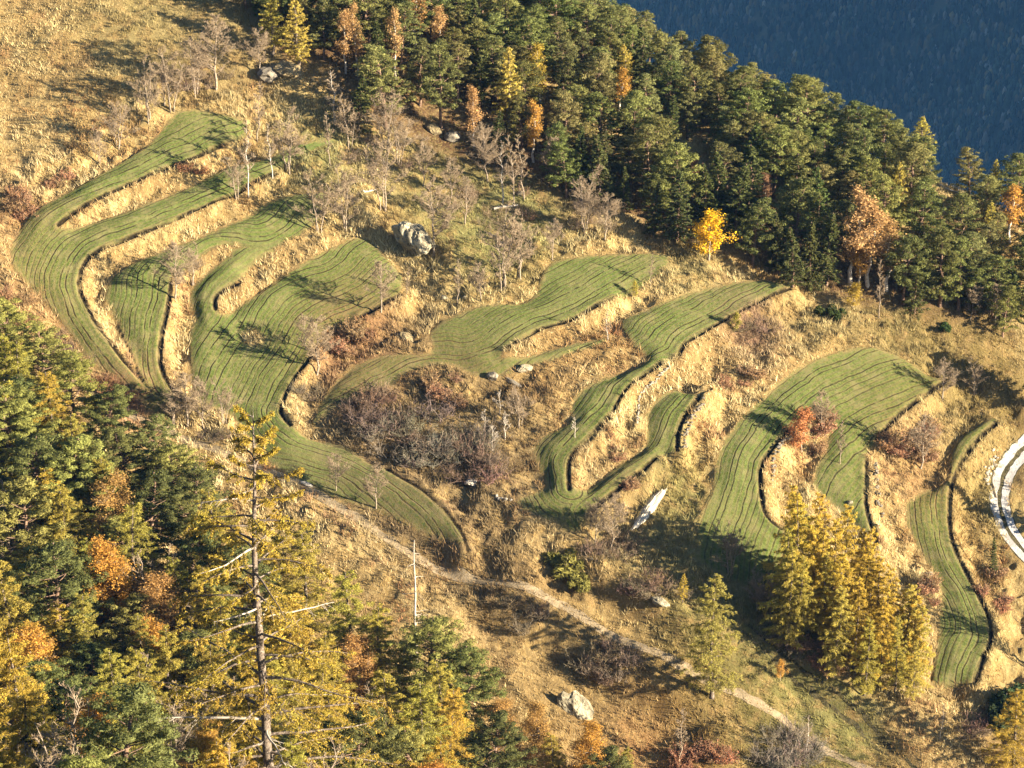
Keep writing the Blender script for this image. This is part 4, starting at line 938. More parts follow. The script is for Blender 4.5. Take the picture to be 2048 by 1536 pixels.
for (px, py, h, c), lab in zip(GROVE, gl):
    p = at_top(px, py, h)
    if p: spawn('near_larch', *p, h, jit(tuple(v * 1.16 for v in c), .06), lab, 'larches of the golden grove', random.uniform(.82, .98))

# ------------------------------------------------------------------ bare trees of the terraces: (proto, base px, base py, height m, where)
BARE = [('bare',297,247,5.2,'at the corner of the upper field'),('bare',235,297,4.2,'on the upper bank left of the outer field'),('bare',345,222,5.0,'with pale stems at the top of the outer field'),('bare',392,195,5.6,'with a wide crown above the outer field'),
 ('bare',432,180,6.4,'with the widest crown below the sunlit tan boulder'),('bare',330,212,3.8,'half hidden behind the pale-stemmed tree'),('bare',520,155,4.0,'in the shadow of the tan boulder'),('bare',200,330,3.2,'by the outer field edge with short thin twigs'),
 ('sapling',515,285,5.4,'above the notch of the outer field'),('sapling',497,398,6.5,'slim and whitish between two upper strips'),('sapling',545,360,5.0,'rising from the second strip'),('bare',578,345,5.0,'right of the second strip'),('sapling',660,330,4.6,'near the small green patch'),
 ('bare',640,468,4.8,'at the right end of the second field'),('bare',690,462,5.2,'on the bank above the central field'),('bare',475,400,3.5,'on the long upper bank'),('bare',765,425,6.6,'with twin stems among the dry grass'),('bare',845,375,4.2,'on the brown slope under the forest clearing'),
 ('bare',868,512,6.2,'growing right against the big boulder'),('bare',1005,582,7.0,'with several stems forming the largest grey bush'),('bare',1040,560,6.0,'right half of the largest grey bush'),('sapling',1028,418,6.5,'thin and pale beside the white fallen log'),('sapling',1005,410,5.6,'thin and leaning left of the white log'),
 ('bare',975,362,4.8,'with dense twigs below the brownish birch'),('sapling',1048,400,5.8,'pale green-grey beneath the slim orange birch'),('bare',1170,470,5.4,'at the meadow edge below the spruces'),('bare',1210,480,3.8,'small one right of the meadow edge tree'),('bare',1100,372,4.2,'in front of the slim orange birch'),
 ('bare',350,600,4.6,'on top of the long straw bank'),('bare',385,570,3.6,'leaning over the inner strip'),('bare',632,752,4.8,'beside the lower end of the central field'),('bare',612,700,2.8,'small one at the central field edge'),('bare',762,628,4.2,'at the point of the central field'),
 ('sapling',916,612,4.0,'slender one left of the middle field'),('bare',960,602,3.2,'short one above the middle field'),('sapling',812,600,2.8,'very thin one by the pale dry grass'),('bare',700,300,4.6,'in the mown grass by the forest corner'),('bare',770,300,5.4,'in front of the broad corner pine'),
 ('bare',800,330,4.6,'below the broad corner pine'),('bare',930,450,4.0,'on the open brown meadow'),('bare',900,400,3.6,'alone on the grassy rise'),('bare',1105,520,3.4,'behind the middle field top'),('sapling',1300,575,3.0,'thin one at the right tip of the middle field'),
 ('sapling',1215,690,3.0,'thin one at the end of the narrow middle strip'),('bare',1885,800,3.4,'near the top corner of the big right field'),('bare',1840,935,4.6,'dark-twigged one in the orange scrub'),('bare',1990,650,3.6,'at the forest foot near the right edge'),('bare',1940,640,3.0,'low one below the last spruces'),
 ('bare',1950,790,3.0,'thin one by the long ridge shadow'),('sapling',1680,930,3.6,'pinkish thin one on the inner bank'),('bare',1640,870,3.6,'pale-twigged one behind the orange-red maple'),('bare',1222,1108,4.4,'with dense grey crown under the bright stone wall'),('bare',1190,1085,3.6,'grey one left of the dense crown'),
 ('bare',1462,1150,4.2,'dark one standing on the big right field'),('bare',375,858,4.4,'dark one at the tip of the upper fields'),('bare',410,862,4.0,'dark one right beside the field-tip tree'),('bare',348,850,3.4,'dark one nearest the gravel path bend'),('bare',450,850,3.6,'grey one behind the giant larch top'),
 ('bare',752,1022,3.6,'pale small one in the lower end of the long field'),('bare',672,985,3.0,'faint small one in the lower long field'),('bare',1540,1245,3.8,'grey one right of the lone pointed larch'),('bare',1515,1225,3.4,'grey one touching the lone pointed larch'),
 ('sapling',1612,1520,3.6,'white-stemmed one in the bottom thicket'),('sapling',1880,1480,3.0,'thin dark one on the bank below the grove'),('sapling',1360,1530,4.6,'pale one in the red scrub at the bottom'),('dead',985,905,2.6,'white and forked in the grey thicket'),('dead',1010,880,2.8,'white with bowed limbs in the thicket'),
 ('dead',1150,875,2.0,'white at the bank above the narrow strip'),('dead',970,860,2.0,'white with an arched limb in the thicket'),('dead',1000,830,2.4,'grey and split below the dark squared stone'),('bare',1040,860,3.6,'right in the thicket under the rock ledge')]
for key, px, py, h, where in BARE:
    p = at_base(px, py)
    kind = {'bare': 'bare grey tree ', 'sapling': 'slender leafless tree ', 'dead': 'dead bleached tree '}[key]
    if p: spawn(key, *p, h * (1.35 if key != 'dead' else 1.1), C_GREY, kind + where, 'leafless trees on the terraces', random.uniform(.85, 1.15))

# ------------------------------------------------------------------ thickets and shrubs: (proto, px, py, spread px x, spread px y, how many, height, colour, place)
THICK = [('shrub', 850, 880, 130, 55, 26, 2.0, (.30, .25, .19), 'in the grey thicket below the middle field'), ('shrub', 950, 925, 70, 40, 11, 1.9, C_PURP, 'in the purplish end of the thicket'), ('shrub', 750, 830, 50, 40, 9, 1.9, C_PURP, 'at the upper left of the thicket'),
 ('leafy_shrub', 900, 790, 60, 30, 7, 1.2, C_RUST, 'on the rusty crest over the thicket'), ('leafy_shrub', 700, 690, 50, 35, 8, 1.2, C_RUST, 'on the reddish bank under the central field'), ('shrub', 30, 620, 40, 40, 8, 1.3, C_RUST, 'in the red scrub left of the outer field'),
 ('shrub', 120, 715, 55, 45, 11, 1.4, C_PURP, 'on the purple bank under the outer field'), ('shrub', 235, 790, 50, 25, 9, 1.4, C_RUST, 'on the red bank over the gravel path'), ('leafy_shrub', 40, 430, 40, 40, 7, 1.2, C_RUST, 'in the red scrub by the outer field bend'),
 ('leafy_shrub', 150, 370, 60, 20, 4, 1.0, C_RUST, 'above the long arm of the outer field'), ('shrub', 1510, 665, 32, 16, 5, 1.3, C_PURP, 'in the purple patch on the right meadow'), ('leafy_shrub', 1830, 900, 60, 45, 14, 1.5, C_RUST, 'in the orange scrub left of the grass strip'),
 ('leafy_shrub', 1650, 880, 22, 45, 6, 1.4, C_RUST, 'on the inner bank around the orange-red maple'), ('shrub', 1230, 1110, 50, 30, 8, 1.7, C_GREY, 'under the bright stone wall'), ('shrub', 1320, 1180, 60, 22, 9, 1.5, C_PURP, 'along the shaded bank near the lone larch'),
 ('shrub', 1220, 1330, 60, 45, 12, 1.7, C_GREY, 'below the gravel path'), ('shrub', 1060, 1240, 80, 40, 8, 1.5, C_GREY, 'on the straw slope over the near pines'), ('shrub', 1580, 1500, 60, 45, 14, 1.8, (.27, .23, .19), 'in the grey thicket at the bottom'),
 ('leafy_shrub', 1390, 1520, 60, 30, 8, 1.2, (.34, .17, .10), 'in the red scrub at the bottom'), ('shrub', 1560, 1300, 40, 40, 8, 1.5, C_GREY, 'between the lone larch and the grove'), ('leafy_shrub', 1620, 1330, 60, 40, 8, 1.2, C_RUST, 'at the left foot of the grove'),
 ('shrub', 1940, 1460, 50, 25, 6, 1.5, C_PURP, 'in the grey-purple scrub right of the grove'), ('leafy_shrub', 1990, 1180, 30, 60, 5, 1.1, C_RUST, 'under the white farm road'), ('leafy_shrub', 1250, 960, 30, 22, 4, .9, C_RUST, 'on the bank between the two narrow strips'),
 ('leafy_shrub', 1220, 900, 30, 25, 3, .9, C_RUST, 'above the junction of the narrow strips'), ('shrub', 730, 330, 80, 50, 8, 1.3, C_GREY, 'in the dry grass by the forest corner'), ('shrub', 950, 420, 120, 60, 11, 1.2, C_GREY, 'on the open brown meadow'),
 ('shrub', 1180, 440, 60, 30, 7, 1.4, C_GREY, 'at the meadow edge below the pines'), ('leafy_shrub', 1500, 770, 70, 40, 5, .9, C_RUST, 'on the tussock bank left of the big field'), ('shrub', 400, 140, 70, 40, 7, 1.3, C_PURP, 'around the bare trees at the upper left'),
 ('leafy_shrub', 375, 350, 40, 12, 3, 1.0, (.42, .20, .09), 'on the bank by the upper notch'), ('shrub', 480, 470, 60, 25, 4, 1.1, C_GREY, 'on the long upper bank'), ('shrub', 620, 800, 30, 40, 5, 1.4, C_GREY, 'on the bank under the tall straw'),
 ('leafy_shrub', 1870, 1180, 20, 40, 5, 1.1, C_RUST, 'by the left edge of the lower right field'), ('shrub', 560, 860, 40, 16, 0, 1.1, C_GREY, 'x'), ('shrub', 430, 880, 30, 12, 4, 1.3, C_GREY, 'on the bank behind the giant larch'),
 ('evergreen', 1125, 1148, 1, 1, 1, 1.9, (.21, .20, .05), 'single'), ('evergreen', 1165, 1175, 16, 7, 3, 1.2, (.20, .19, .05), 'right of the broad evergreen bush'), ('evergreen', 1590, 1345, 8, 5, 1, 1.0, (.06, .08, .03), 'single2'), ('evergreen', 1890, 660, 8, 4, 1, .9, (.06, .085, .03), 'single3'),
 ('evergreen', 1660, 632, 30, 8, 3, 1.0, (.06, .075, .025), 'at the foot of the birch clump'), ('evergreen', 2012, 1445, 8, 30, 3, 2.4, (.05, .07, .03), 'at the lower right edge beside the yellow larch')]
SL = {'single': 'broad low evergreen bush above the gravel path', 'single2': 'dark juniper beside the small orange bush', 'single3': 'small dark green bush below the last spruces'}
for key, cx, cy, rx, ry, n, h, c, where in THICK:
    k = 0; tr_ = 0
    while k < n and tr_ < n * 12:
        tr_ += 1
        a = random.uniform(0, 6.28); q = math.sqrt(random.random()); px = cx + rx * q * math.cos(a); py = cy + ry * q * math.sin(a)
        p = at_base(px, py)
        if p is None or (gsample(FSD, *p) < .5 and n > 1) or gsample(TRD, *p) < .3: continue
        hh = h * random.uniform(.7, 1.25) if n > 1 else h
        if key == 'evergreen': spawn(key, *p, hh, jit(c), SL.get(where), 'evergreen bushes' if where not in SL else None, random.uniform(.75, 1.0) * (1.5 if where == 'single' else 1) , desc='evergreen bush', region=where)
        else: spawn(key, *p, hh, jit(c, .2), None, 'shrubs ' + where, random.uniform(.8, 1.2), desc='shrub', region=where)
        k += 1

# ------------------------------------------------------------------ near wood, lower left: (proto, top px, top py, height m, colour, label)
NEAR = [('near_pine',8,592,10,C_NP,'topmost green pine against the left edge'),('near_pine',75,650,9.5,C_NP,'pine whose top touches the red bank'),('near_larch',35,690,11,C_LARG,'olive larch just under the topmost one at the left edge'),('near_pine',135,712,9.5,C_NP,'pine under the purple bank, tip near the grey scrub'),
 ('near_larch',92,742,11,C_GOLD,'yellow larch top poking out between the left pines'),('near_pine',190,775,9,C_PINE,'pine beside the upper bend of the gravel path'),('near_pine',5,780,12,C_NP,'broad pine at the left edge below the yellow larch top'),('near_larch',150,830,11,C_LARG,'olive larch in the middle of the left wood'),
 ('near_pine',245,850,10,C_PINE,'pine with its tip just under the path shadow'),('near_pine',300,838,9,C_PINE,'dark pine leaning over the path bend'),('near_pine',345,890,9.5,C_NP,'pine left of the straw bank under the path'),('near_pine',70,870,12,C_PINE,'shaded pine over the left edge gap'),('near_larch',210,920,11,C_LARG,'olive larch above the orange column of leaves'),
 ('near_pine',385,935,9.5,C_PINE,'pine between straw bank and giant larch'),('near_pine',300,960,11,C_SPR,'dark pine in the centre of the left wood'),('near_larch',120,965,12,C_LARG,'grey-gold larch left of the orange column'),('near_pine',25,980,13,C_NP,'large pine filling the left edge'),('near_bare',60,900,8,C_GREY,'bare grey tree between the left pines'),
 ('near_oak',185,975,11,C_OAK,'upper orange oak in the column of leaves'),('near_oak',215,1085,11,C_ORA,'brightest orange oak in the left wood'),('near_larch',262,1010,12,C_LARG,'olive larch right of the orange oaks'),('near_pine',100,1080,13,C_PINE,'dense green pine left of the brightest oak'),('near_oak',320,1165,10,C_OAK,'orange oak below the dark central pine'),
 ('near_pine',395,1050,10,C_SPR,'dark pine left of the giant larch trunk'),('near_larch',430,985,13,C_LARG,'olive larch crowding the giant larch from the left'),('near_larch',15,1130,14,C_LARG,'olive larch against the left edge'),('near_larch',165,1190,12,C_LARG,'olive larch below the brightest oak'),('near_oak',70,1265,11,C_ORA,'golden orange oak near the lower left corner'),
 ('near_larch',15,1270,13,C_GOLD,'yellow larch at the left edge above the corner'),('near_larch',340,1260,12,C_LARG,'olive larch left of the giant larch foot'),('near_oak',330,1235,8.5,C_ORA,'small bright oak hanging in front of the olive larch'),('near_bare',250,1300,10,C_GREY,'bare tree tangled under the orange oaks'),('near_pine',190,1290,9,C_SPR,'short dark pine near the bleached rock'),
 ('near_oak',150,1405,9,C_ORA,'orange oak behind the dark corner pine'),('near_larch',610,1020,12,C_LARG,'olive larch right of the giant larch top'),('near_larch',700,1110,12.5,C_LARG,'broad olive larch over the straw slope'),('near_larch',580,1150,13,C_GOLD,'golden larch behind the giant larch trunk'),('near_larch',640,1230,12,C_LARG,'olive larch low right of the giant trunk'),
 ('near_larch',760,1180,11,C_LARG,'olive larch with its edge on the brown slope'),('near_pine',860,1195,11.5,C_NP,'big green pine at the edge of the straw slope'),('near_pine',930,1290,10,C_PINE,'green pine at the right flank of the near wood'),('near_oak',720,1290,9,C_OAK,'dull orange oak between larch and green pine'),('near_larch',770,1350,11,C_LARG,'olive larch under the big green pine'),
 ('near_larch',900,1380,9.5,C_GOLD,'yellow-green larch below the right flank pine'),('near_pine',980,1440,9,C_SPR,'dark green pine at the bottom middle'),('near_oak',1090,1420,7.5,C_OAK,'orange oak at the bottom middle'),('near_oak',1180,1455,7,C_ORA,'rightmost orange oak at the bottom'),('near_oak',1010,1410,7,C_OAK,'orange oak left of the other two bottom oaks'),('near_larch',1255,1500,5,C_LARG,'small olive larch at the end of the bottom oaks'),
 ('near_bare',420,1350,9,C_GREY,'bare pale tree left of the giant larch foot'),('near_bare',560,1340,9,C_GREY,'bare pale tree right of the giant larch foot'),('near_larch',430,1180,12,C_LARG,'olive larch touching the giant trunk midway'),('near_larch',500,1290,11,C_GOLD,'yellow larch in front of the giant larch foot'),('near_pine',480,1100,11,C_PINE,'pine hidden behind the giant larch'),
 ('near_larch',650,1370,10,C_GOLD,'yellow larch in the bottom tangle'),('near_bare',330,1380,8,C_GREY,'bare dark-stemmed tree near the bottom edge'),('near_larch',250,1420,9,C_LARG,'low olive larch near the bottom edge'),('near_pine',840,1440,7,C_SPR,'low dark pine in the bottom tangle'),('near_larch',2040,1385,9,C_GOLD,'yellow larch cut by the lower right corner'),
 ('near_larch',45,1360,10,C_GOLD,'gold larch just above the dark corner pine'),('near_oak',400,1440,6,C_ORA,'low orange oak at the bottom near the giant trunk'),('near_larch',560,1450,7,C_GOLD,'low yellow larch at the bottom edge')]
for key, px, py, h, c, lab in NEAR:
    if px > 560 and py < 1260: py += 38
    p = at_top(px, py, h)
    if p: spawn(key, *p, h, jit(c, .08), lab, 'trees of the near wood', {'near_pine': 1.35, 'near_larch': 1.5, 'near_oak': 1.25, 'near_bare': 1.1}[key])
    if p: placed.append((*p, 2.4))
# more trees of the near wood between the ones above
N_AREA = [(-40,640),(60,690),(150,780),(240,880),(300,900),(400,960),(470,1010),(600,1080),(700,1160),(850,1250),(950,1320),(1060,1440),(1200,1500),(1260,1560),(1260,1640),(-40,1640)]
nn_ = 0; tries = 0
while nn_ < 88 and tries < 4000:
    tries += 1; px, py = rgf.uniform(-40, 1260), rgf.uniform(620, 1640)
    if not inpoly(px, py, N_AREA): continue
    h = rgf.uniform(7.5, 11.5) * (.8 if py > 1430 else 1); p = at_top(px, py, h)
    if p is None or not far_enough(*p, 1.7): continue
    u = rgf.random(); right = px > 430
    if right: key = 'near_larch' if u < .68 else ('near_oak' if u < .76 else ('near_pine' if u < .88 else 'near_bare'))
    else: key = 'near_pine' if u < (.42 if py < 1200 else .25) else ('near_larch' if u < .80 else ('near_oak' if u < .85 else 'near_bare'))
    c = {'near_pine': C_NP if rgf.random() < .6 else C_PINE, 'near_larch': C_LARG if rgf.random() < .8 else C_GOLD, 'near_oak': C_OAK if rgf.random() < .5 else C_ORA, 'near_bare': C_GREY}[key]
    reg_ = ('on the left flank of the near wood' if px < 230 else 'in the left half of the near wood') if py < 1150 and px < 430 else ('near the lower left corner' if px < 430 else 'right of the giant larch' if py < 1330 else 'in the bottom tangle right of the giant larch')
    d_ = {'near_pine': 'green pine', 'near_larch': 'golden larch' if c is C_GOLD else 'olive larch', 'near_oak': 'orange oak', 'near_bare': 'bare grey tree'}[key]
    spawn(key, *p, h, jit(c, .14), None, 'trees of the near wood', {'near_pine': 1.4, 'near_larch': 1.5, 'near_oak': 1.2, 'near_bare': 1.1}[key], desc='#' + d_, region=reg_); placed.append((*p, 2.4)); nn_ += 1
print('near fill', nn_)
# the dark pine close by in the bottom left corner
p = at_top(112, 1375, 9.5)
spawn('near_pine', *p, 9.5, (.035, .048, .022), 'very dark pine in the bottom left corner', 'trees of the near wood', 1.0, var=1)

# ------------------------------------------------------------------ the giant larch in front: trunk, every main bough and its needles
def giant_larch(px, py, H):
    x, y = at_top(px, py, H, 146); rg = np.random.default_rng(77)
    root = bpy.data.objects.new('larch_tree', None); COL.objects.link(root); root.location = (x, y, float(hgt(x, y)) - .1)
    tag(root, 'giant old larch with long bare boughs rising through the near wood', 'larch tree')
    zt = np.linspace(0, H, 14); wob = np.stack([.14 * np.sin(zt / 4.1) + rg.normal(0, .03, 14), .1 * np.cos(zt / 3.3)], 1)
    tp = np.concatenate([wob, zt[:, None]], 1); tr = Soup(); tr.tube(tp, np.interp(zt / H, [0, .05, .5, .8, 1], [.50, .36, .24, .12, .02]), 12)
    mesh_obj('trunk', tr.mesh('giant_trunk', M_BARK_LARCH), root)
    for k in range(78):
        t = .16 + .83 * (k + rg.random()) / 78; z = t * H; p = np.array([np.interp(z, zt, tp[:, q]) for q in range(3)])
        Lb = (9.6 * (1.04 - t) ** .7) * rg.uniform(.6, 1.15); az = k * 2.399 + rg.normal(0, .3)
        dead = rg.random() < .09 and t < .8
        b = limb(p, az, rg.uniform(-.05, .22) + .6 * max(0, t - .75) * 2, Lb, rg, 8, -.45 if t < .8 else .2, .10)
        b[:, 2] += .06 * Lb * np.linspace(0, 1, 8) ** 3
        s = Soup(); s.tube(b, np.linspace(.035 + Lb * .011, .014, 8), 5)
        side = unit(np.cross(b[-1] - b[0], [0, 0, 1.])); f = Soup(); tws = []
        for j in range(int(5 + Lb * 2.2)):
            u = rg.uniform(.18, 1); q = np.array([np.interp(u * 7, range(8), b[:, w_]) for w_ in range(3)])
            sg = 1 if j % 2 else -1; d = unit(side * sg * 1.0 + unit(b[-1] - b[0]) * .7 + [0, 0, -.25]); az2 = math.atan2(d[1], d[0])
            tb = limb(q, az2, -.2, Lb * rg.uniform(.12, .30) * (1.2 - u * .6), rg, 5, -.5, .22); s.tube(tb, [.022, .018, .014, .011, .007], 3); tws.append(tb)
        me = s.mesh('bough', M_DEADWOOD if dead else M_BARK_LARCH); bo = mesh_obj('branch', me, root)
        if dead and rg.random() < .8: continue
        for tb in tws + [b[3:]]:
            nl = 66; e = rg.random(nl) * (len(tb) - 1); cc = np.stack([np.interp(e, range(len(tb)), tb[:, w_]) for w_ in range(3)], 1) + rg.normal(0, .06, (nl, 3)) - [0, 0, .05]
            f.leaves(cc, rg.normal(0, 1, (nl, 3)) + [0, 0, .5], .19, .30, rg, np.clip(rg.normal(.55, .2, nl), 0, 1))
        n = mesh_obj('needles', f.mesh('giant_needles', M_LEAF), bo); n.color = (*jit((.38, .28, .05), .1), 1)
    placed.append((x, y, 3)); print('giant', x, y, float(hgt(x, y)), project(x, y, float(hgt(x, y))))
giant_larch(502, 838, 31)
# a dead spike right of it
def dead_spike(px, py, H, lab):
    x, y = at_top(px, py, H); rg = np.random.default_rng(int(px)); root = bpy.data.objects.new('dead_tree', None); COL.objects.link(root); root.location = (x, y, float(hgt(x, y)) - .1); tag(root, lab, 'dead tree')
    zt = np.linspace(0, H, 10); tp = np.stack([.05 * np.sin(zt), .05 * np.cos(zt * 1.3), zt], 1); s = Soup(); s.tube(tp, np.linspace(.17, .035, 10), 7); mesh_obj('trunk', s.mesh('spike_trunk', M_DEADWOOD), root)
    for k in range(22):
        z = H * rg.uniform(.3, .96); p = np.array([0, 0, z]); Lb = rg.uniform(.4, 2.6) * (1.1 - z / H); s = Soup(); s.tube(limb(p, rg.uniform(0, 6.28), rg.uniform(-.3, .2), Lb + .3, rg, 5, -.2, .2), [.04, .03, .022, .015, .008], 4)
        mesh_obj('branch', s.mesh('spike_branch', M_DEADWOOD), root)
dead_spike(828, 1080, 13, 'dead bleached spike rising behind the big green pine')

# ------------------------------------------------------------------ far forested mountainside in shade, tiny white house on it
def far_side():
    gx, gy = .80, .45; x0, y0, z0 = 288, 2660, -862 + 150
    f = lambda x, y: z0 + gx * (x - x0) + gy * (y - y0) + 26 * fbm(x / 260, y / 260, 4) + 30 * np.sin((x * .6 + y) / 170)
    xs = np.arange(-1200, 2000, 40.0); ys = np.arange(1000, 4600, 40.0); X, Y = np.meshgrid(xs, ys); Z = np.maximum(f(X, Y), -1150 + 20 * fbm(X / 300, Y / 300, 2)); Z = np.minimum(Z, 190)
    nx = len(xs); a = (np.arange(len(ys) - 1)[:, None] * nx + np.arange(nx - 1)[None, :]).ravel()
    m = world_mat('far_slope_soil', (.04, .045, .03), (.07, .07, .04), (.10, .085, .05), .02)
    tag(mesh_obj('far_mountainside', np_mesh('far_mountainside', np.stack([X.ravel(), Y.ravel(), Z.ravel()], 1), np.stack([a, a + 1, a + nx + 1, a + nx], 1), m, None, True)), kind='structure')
    rg = np.random.default_rng(8); n = 66000
    x = rg.uniform(-150, 1000, n); y = rg.uniform(2250, 3300, n); z = f(x, y); px, py = project(x, y, z)
    k = (px > 800) & (px < 2600) & (py > -60) & (py < 520); k &= vnoise(x / 30, y / 30) * .6 + rg.random(n) * .55 > .30
    x, y, z = x[k], y[k], z[k]; n = len(x); print('far trees', n)
    h = rg.uniform(7, 15, n) * (.7 + .6 * vnoise(x / 60, y / 60)); r = h * rg.uniform(.16, .30, n)
    B = []; T = []; tint = []; col = []
    ang = np.arange(4) * 2 * math.pi / 4
    lv = [(.05, .6), (.40, 1.0), (.75, .6)]
    V = np.zeros((n, 13, 3)); 
    for li, (lz, lr) in enumerate(lv):
        rr = r[:, None] * max(lr, .25) * rg.uniform(.7, 1.3, (n, 4))
        V[:, li * 4:li * 4 + 4, 0] = x[:, None] + rr * np.cos(ang + li * .6); V[:, li * 4:li * 4 + 4, 1] = y[:, None] + rr * np.sin(ang + li * .6); V[:, li * 4:li * 4 + 4, 2] = (z + h * lz)[:, None] + rg.normal(0, .4, (n, 4))
    V[:, 12] = np.stack([x, y, z + h], 1)
    t = []
    for li in range(2):
        for q in range(4):
            a, b = li * 4 + q, li * 4 + (q + 1) % 4; t += [(a, b, b + 4), (a, b + 4, a + 4)]
    for q in range(4): t.append((8 + q, 8 + (q + 1) % 4, 12))
    T = (np.array(t)[None] + (np.arange(n) * 13)[:, None, None]).reshape(-1, 3)
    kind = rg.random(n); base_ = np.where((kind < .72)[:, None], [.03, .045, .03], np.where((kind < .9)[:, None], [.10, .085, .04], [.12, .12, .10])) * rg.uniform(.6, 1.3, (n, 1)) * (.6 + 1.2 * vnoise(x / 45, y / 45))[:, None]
    C = np.concatenate([np.repeat(base_, 13, 0), np.ones((n * 13, 1))], 1)
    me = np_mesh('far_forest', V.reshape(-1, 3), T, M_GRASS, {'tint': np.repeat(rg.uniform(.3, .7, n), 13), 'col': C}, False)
    o = tag(mesh_obj('far_forest', me), kind='stuff')
    # the little white house
    a, b, c = ray(2040, 200); ys_ = np.arange(2000, 3600, 2.0); tt = ys_ / b; g = CAMZ + c * tt - f(a * tt, ys_); k = np.nonzero(g <= 0)[0][0]; hx, hy = a * tt[k], ys_[k]; hz = float(f(hx, hy))
    root = bpy.data.objects.new('white_house', None); COL.objects.link(root); root.location = (hx, hy, hz); tag(root, 'tiny white house on the far shaded mountainside', 'house')
    def box(name, w, d, h, z_, m, tip=0):
        v = [(-w/2,-d/2,z_),(w/2,-d/2,z_),(w/2,d/2,z_),(-w/2,d/2,z_),(-w/2,-d/2,z_+h),(w/2,-d/2,z_+h),(w/2,d/2,z_+h),(-w/2,d/2,z_+h)]
        if tip: v = v[:4] + [(-w/2, 0, z_+h), (w/2, 0, z_+h)]; fs = [(0,1,5,4),(2,3,4,5),(0,4,3),(1,2,5),(0,3,2,1)]
        else: fs = [(0,3,2,1),(4,5,6,7),(0,1,5,4),(1,2,6,5),(2,3,7,6),(3,0,4,7)]
        me = bpy.data.meshes.new(name); me.from_pydata(v, [], fs); me.materials.append(m); return mesh_obj(name, me, root)
    mw = simple_mat('white_plaster', (.75, .75, .73), (.8, .8, .78), 1); mr = simple_mat('slate_roof', (.12, .12, .12), (.18, .18, .18), 1); mg = simple_mat('dark_glass', (.03, .03, .04), (.05, .05, .06), 1)
    box('wall', 11, 8, 6, -2, mw); box('roof', 12, 9.4, 3, 4, mr, 1)
    for q in (-3.4, 0, 3.4):
        w_ = box('window', 1.2, .12, 1.4, 1.2, mg); w_.location = (q, -4.03, 0)
far_side()

# ------------------------------------------------------------------ dry grass: every tussock is a spray of blades
def grass():
    rg = np.random.default_rng(21); n = 105000
    # uniform over the visible ground of the fan
    y = np.sqrt(rg.uniform(195 ** 2, 395 ** 2, n)); x = y * rg.uniform(-.212, .212, n)
    fs = gsample(FSD, x, y); tr = gsample(TRD, x, y); fo = gsample(FORW, x, y); lp = gsample(LIPD, x, y)
    dens = .45 + .85 * vnoise(x / 2.5, y / 2.5); dens = np.where(fs < 7, dens + .35, dens); dens = np.where(fo > .5, dens * .25, dens)
    k = (fs > .15) & (tr > -.28) & (rg.random(n) < dens) & (lp > .35) & (y < np.interp(x, CRX, CRY) + 3)
    x, y, fs, fo = x[k], y[k], fs[k], fo[k]; n = len(x); NB = 7
    zc = gsample(ZA, x, y); big = vnoise(x / 6 + 30, y / 6); mid = vnoise(x / 1.8 + 80, y / 1.8)
    H = (.24 + .40 * mid * (1 - fo * .5)) * np.where(fs < 6, 1.35, .85) * rg.uniform(.7, 1.3, n)
    c1 = np.array([.74, .61, .335]); c2 = np.array([.49, .36, .15]); c3 = np.array([.36, .22, .095]); c4 = np.array([.36, .16, .08])
    w1 = np.clip(1.5 * mid - .25 + .3 * (fs < 6), 0, 1)[:, None]; col = c2 * (1 - w1) + c1 * w1
    wb = np.clip((big - .52) * 4, 0, .9)[:, None]; col = col * (1 - wb) + c3 * wb
    rd = (vnoise(x / 3.3 + 11, y / 3.3 + 5) > .80)[:, None] * .6; col = col * (1 - rd) + c4 * rd
    zz = np.stack([gsample(ZCn[:, q], x, y) for q in range(3)], 1); za = np.clip(gsample(ZAc, x, y) * 1.0, 0, .8)[:, None]; col = col * (1 - za) + zz * 1.35 * za
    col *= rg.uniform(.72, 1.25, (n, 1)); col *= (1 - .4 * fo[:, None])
    X = np.repeat(x, NB); Y = np.repeat(y, NB); Hh = np.repeat(H, NB); m = n * NB
    ox = rg.normal(0, .17, m); oy = rg.normal(0, .17, m); X = X + ox; Y = Y + oy; Z = hgt(X, Y) - .03
    a = rg.uniform(0, 6.28, m); ln = rg.uniform(.15, .75, m); hh = Hh * rg.uniform(.6, 1.2, m)
    lx = np.cos(a) * ln * hh + ox * .5; ly = np.sin(a) * ln * hh + oy * .5 - .18 * hh; w = rg.uniform(.025, .06, m); b = rg.uniform(0, 6.28, m)
    V = np.empty((m, 3, 3)); wx, wy = np.cos(b) * w, np.sin(b) * w
    V[:, 0] = np.stack([X - wx, Y - wy, Z], 1); V[:, 1] = np.stack([X + wx, Y + wy, Z], 1); V[:, 2] = np.stack([X + lx, Y + ly, Z + hh], 1)
    C = np.concatenate([np.repeat(np.repeat(col, NB, 0), 3, 0), np.ones((m * 3, 1))], 1)
    ti = np.repeat(rg.uniform(.25, .7, m), 3); ti[0::3] -= .12; ti[1::3] -= .12
    me = np_mesh('dry_grass', V.reshape(-1, 3), np.arange(m * 3).reshape(-1, 3), M_GRASS, {'tint': ti, 'col': C}); print('grass tris', m)
    tag(mesh_obj('dry_grass', me), 'straw-coloured dry grass on the banks and slopes', None, None, 'stuff')
grass()

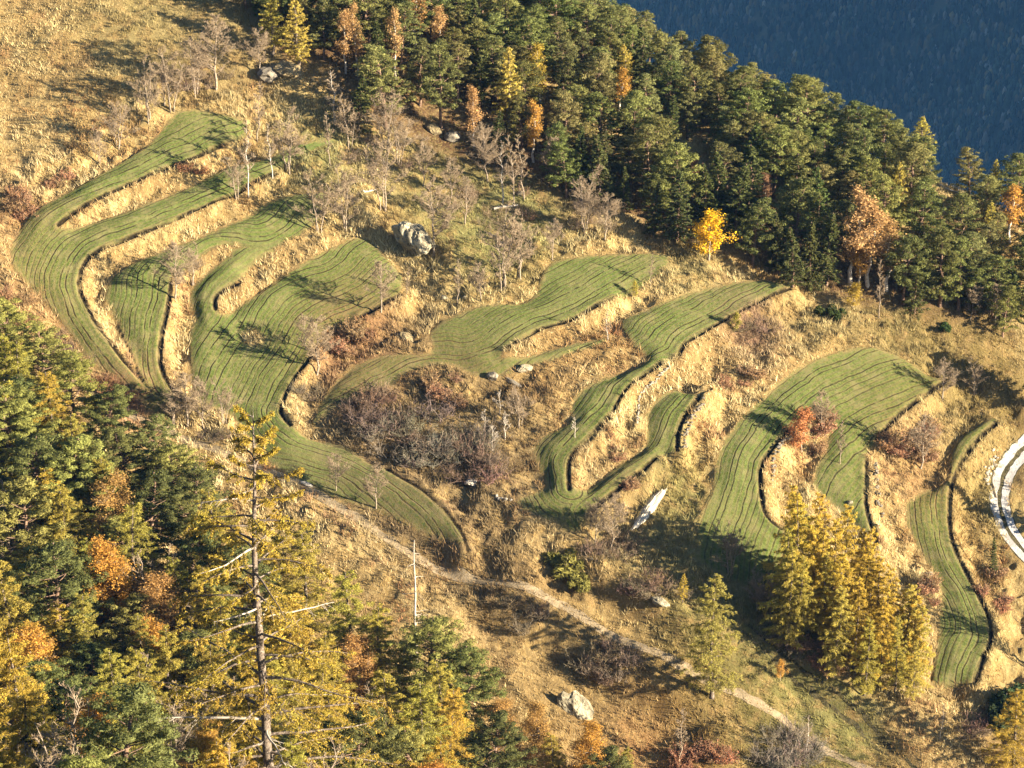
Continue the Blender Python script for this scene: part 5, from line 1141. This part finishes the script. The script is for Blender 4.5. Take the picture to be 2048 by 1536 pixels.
# ------------------------------------------------------------------ air: thin blue haze over the valley
def haze():
    m, nt = mat('valley_air'); v = N(nt, 'ShaderNodeVolumePrincipled'); v.inputs['Color'].default_value = (.14, .41, .95, 1); v.inputs['Density'].default_value = .000036
    o = N(nt, 'ShaderNodeOutputMaterial'); L(nt, v.outputs[0], o.inputs['Volume'])
    x0, x1, y0, y1, z0, z1 = -1260, 2060, -140, 4680, -1300, 215
    vs = [(x, y, z) for z in (z0, z1) for y in (y0, y1) for x in (x0, x1)]
    me = bpy.data.meshes.new('haze'); me.from_pydata(vs, [], [(0, 2, 3, 1), (4, 5, 7, 6), (0, 1, 5, 4), (2, 6, 7, 3), (0, 4, 6, 2), (1, 3, 7, 5)]); me.materials.append(m)
    tag(mesh_obj('haze', me), kind='stuff')
haze()

# ------------------------------------------------------------------ labels for the trees and shrubs of one kind: size, colour and place told apart left to right
ORD = ['first', 'second', 'third', 'fourth', 'fifth', 'sixth', 'seventh', 'eighth', 'ninth', 'tenth', 'eleventh', 'twelfth', 'thirteenth', 'fourteenth', 'fifteenth', 'sixteenth', 'seventeenth', 'eighteenth', 'nineteenth', 'twentieth']
def ordw(k):
    if k < 20: return ORD[k]
    t = ['twenty', 'thirty', 'forty', 'fifty', 'sixty'][(k + 1) // 10 - 2]; u = (k + 1) % 10
    return (t[:-1] + 'ieth') if u == 0 else t + '-' + ORD[u - 1]
def label_all():
    import collections
    g = collections.defaultdict(list)
    for o, px, py, desc, region in PLANTED:
        if o.get('label'): continue
        h = o.scale[2] * PH[o['proto']] if 0 else o['hgt_m']; del o['hgt_m']
        _ = ({'pine_tree': 'pine', 'spruce_tree': 'spruce', 'larch_tree': 'larch', 'bare_shrub': 'shrub', 'leafy_shrub': 'leafy_shrub', 'evergreen_bush': 'evergreen'})
        if desc.startswith('#'): d = ('tall ' if h > 9.5 else 'short ') + desc[1:]
        elif desc in ('pine', 'spruce', 'larch'):
            size = 'tall' if h > 8.6 else ('small' if h < 7.2 else 'middling'); wide = o.scale[0] / o.scale[2]
            adj = {'pine': 'broad-crowned green' if wide > 1.12 else 'narrow green', 'spruce': 'dark pointed', 'larch': 'olive-gold'}[desc]; d = f'{size} {adj} {desc}'
        else:
            cr = [c for c in o.children if c.color[0] != 1.0]; c = cr[0].color if cr else (.2, .2, .2)
            tone = 'green' if desc == 'evergreen bush' else ('rusty' if c[0] > 1.75 * c[1] and c[0] > .23 else ('purplish' if c[0] > 1.5 * c[1] else 'grey'))
            d = ('low ' if h < 1.3 else 'waist-high ' if h < 1.8 else 'tall ') + tone + ' ' + desc if desc == 'shrub' else 'low evergreen bush'
        g[(d, region)].append((px, o))
    for (d, region), l in g.items():
        l.sort(key=lambda t: t[0])
        for k, (px, o) in enumerate(l): o['label'] = f'{d} {region}' if len(l) == 1 else f'{d} {region}, {ordw(k)} from left'
label_all()
print('tops', len([o for o in SC.objects if o.parent is None]), 'all', len(SC.objects), 'tris', sum(len(m.polygons) for m in bpy.data.meshes))
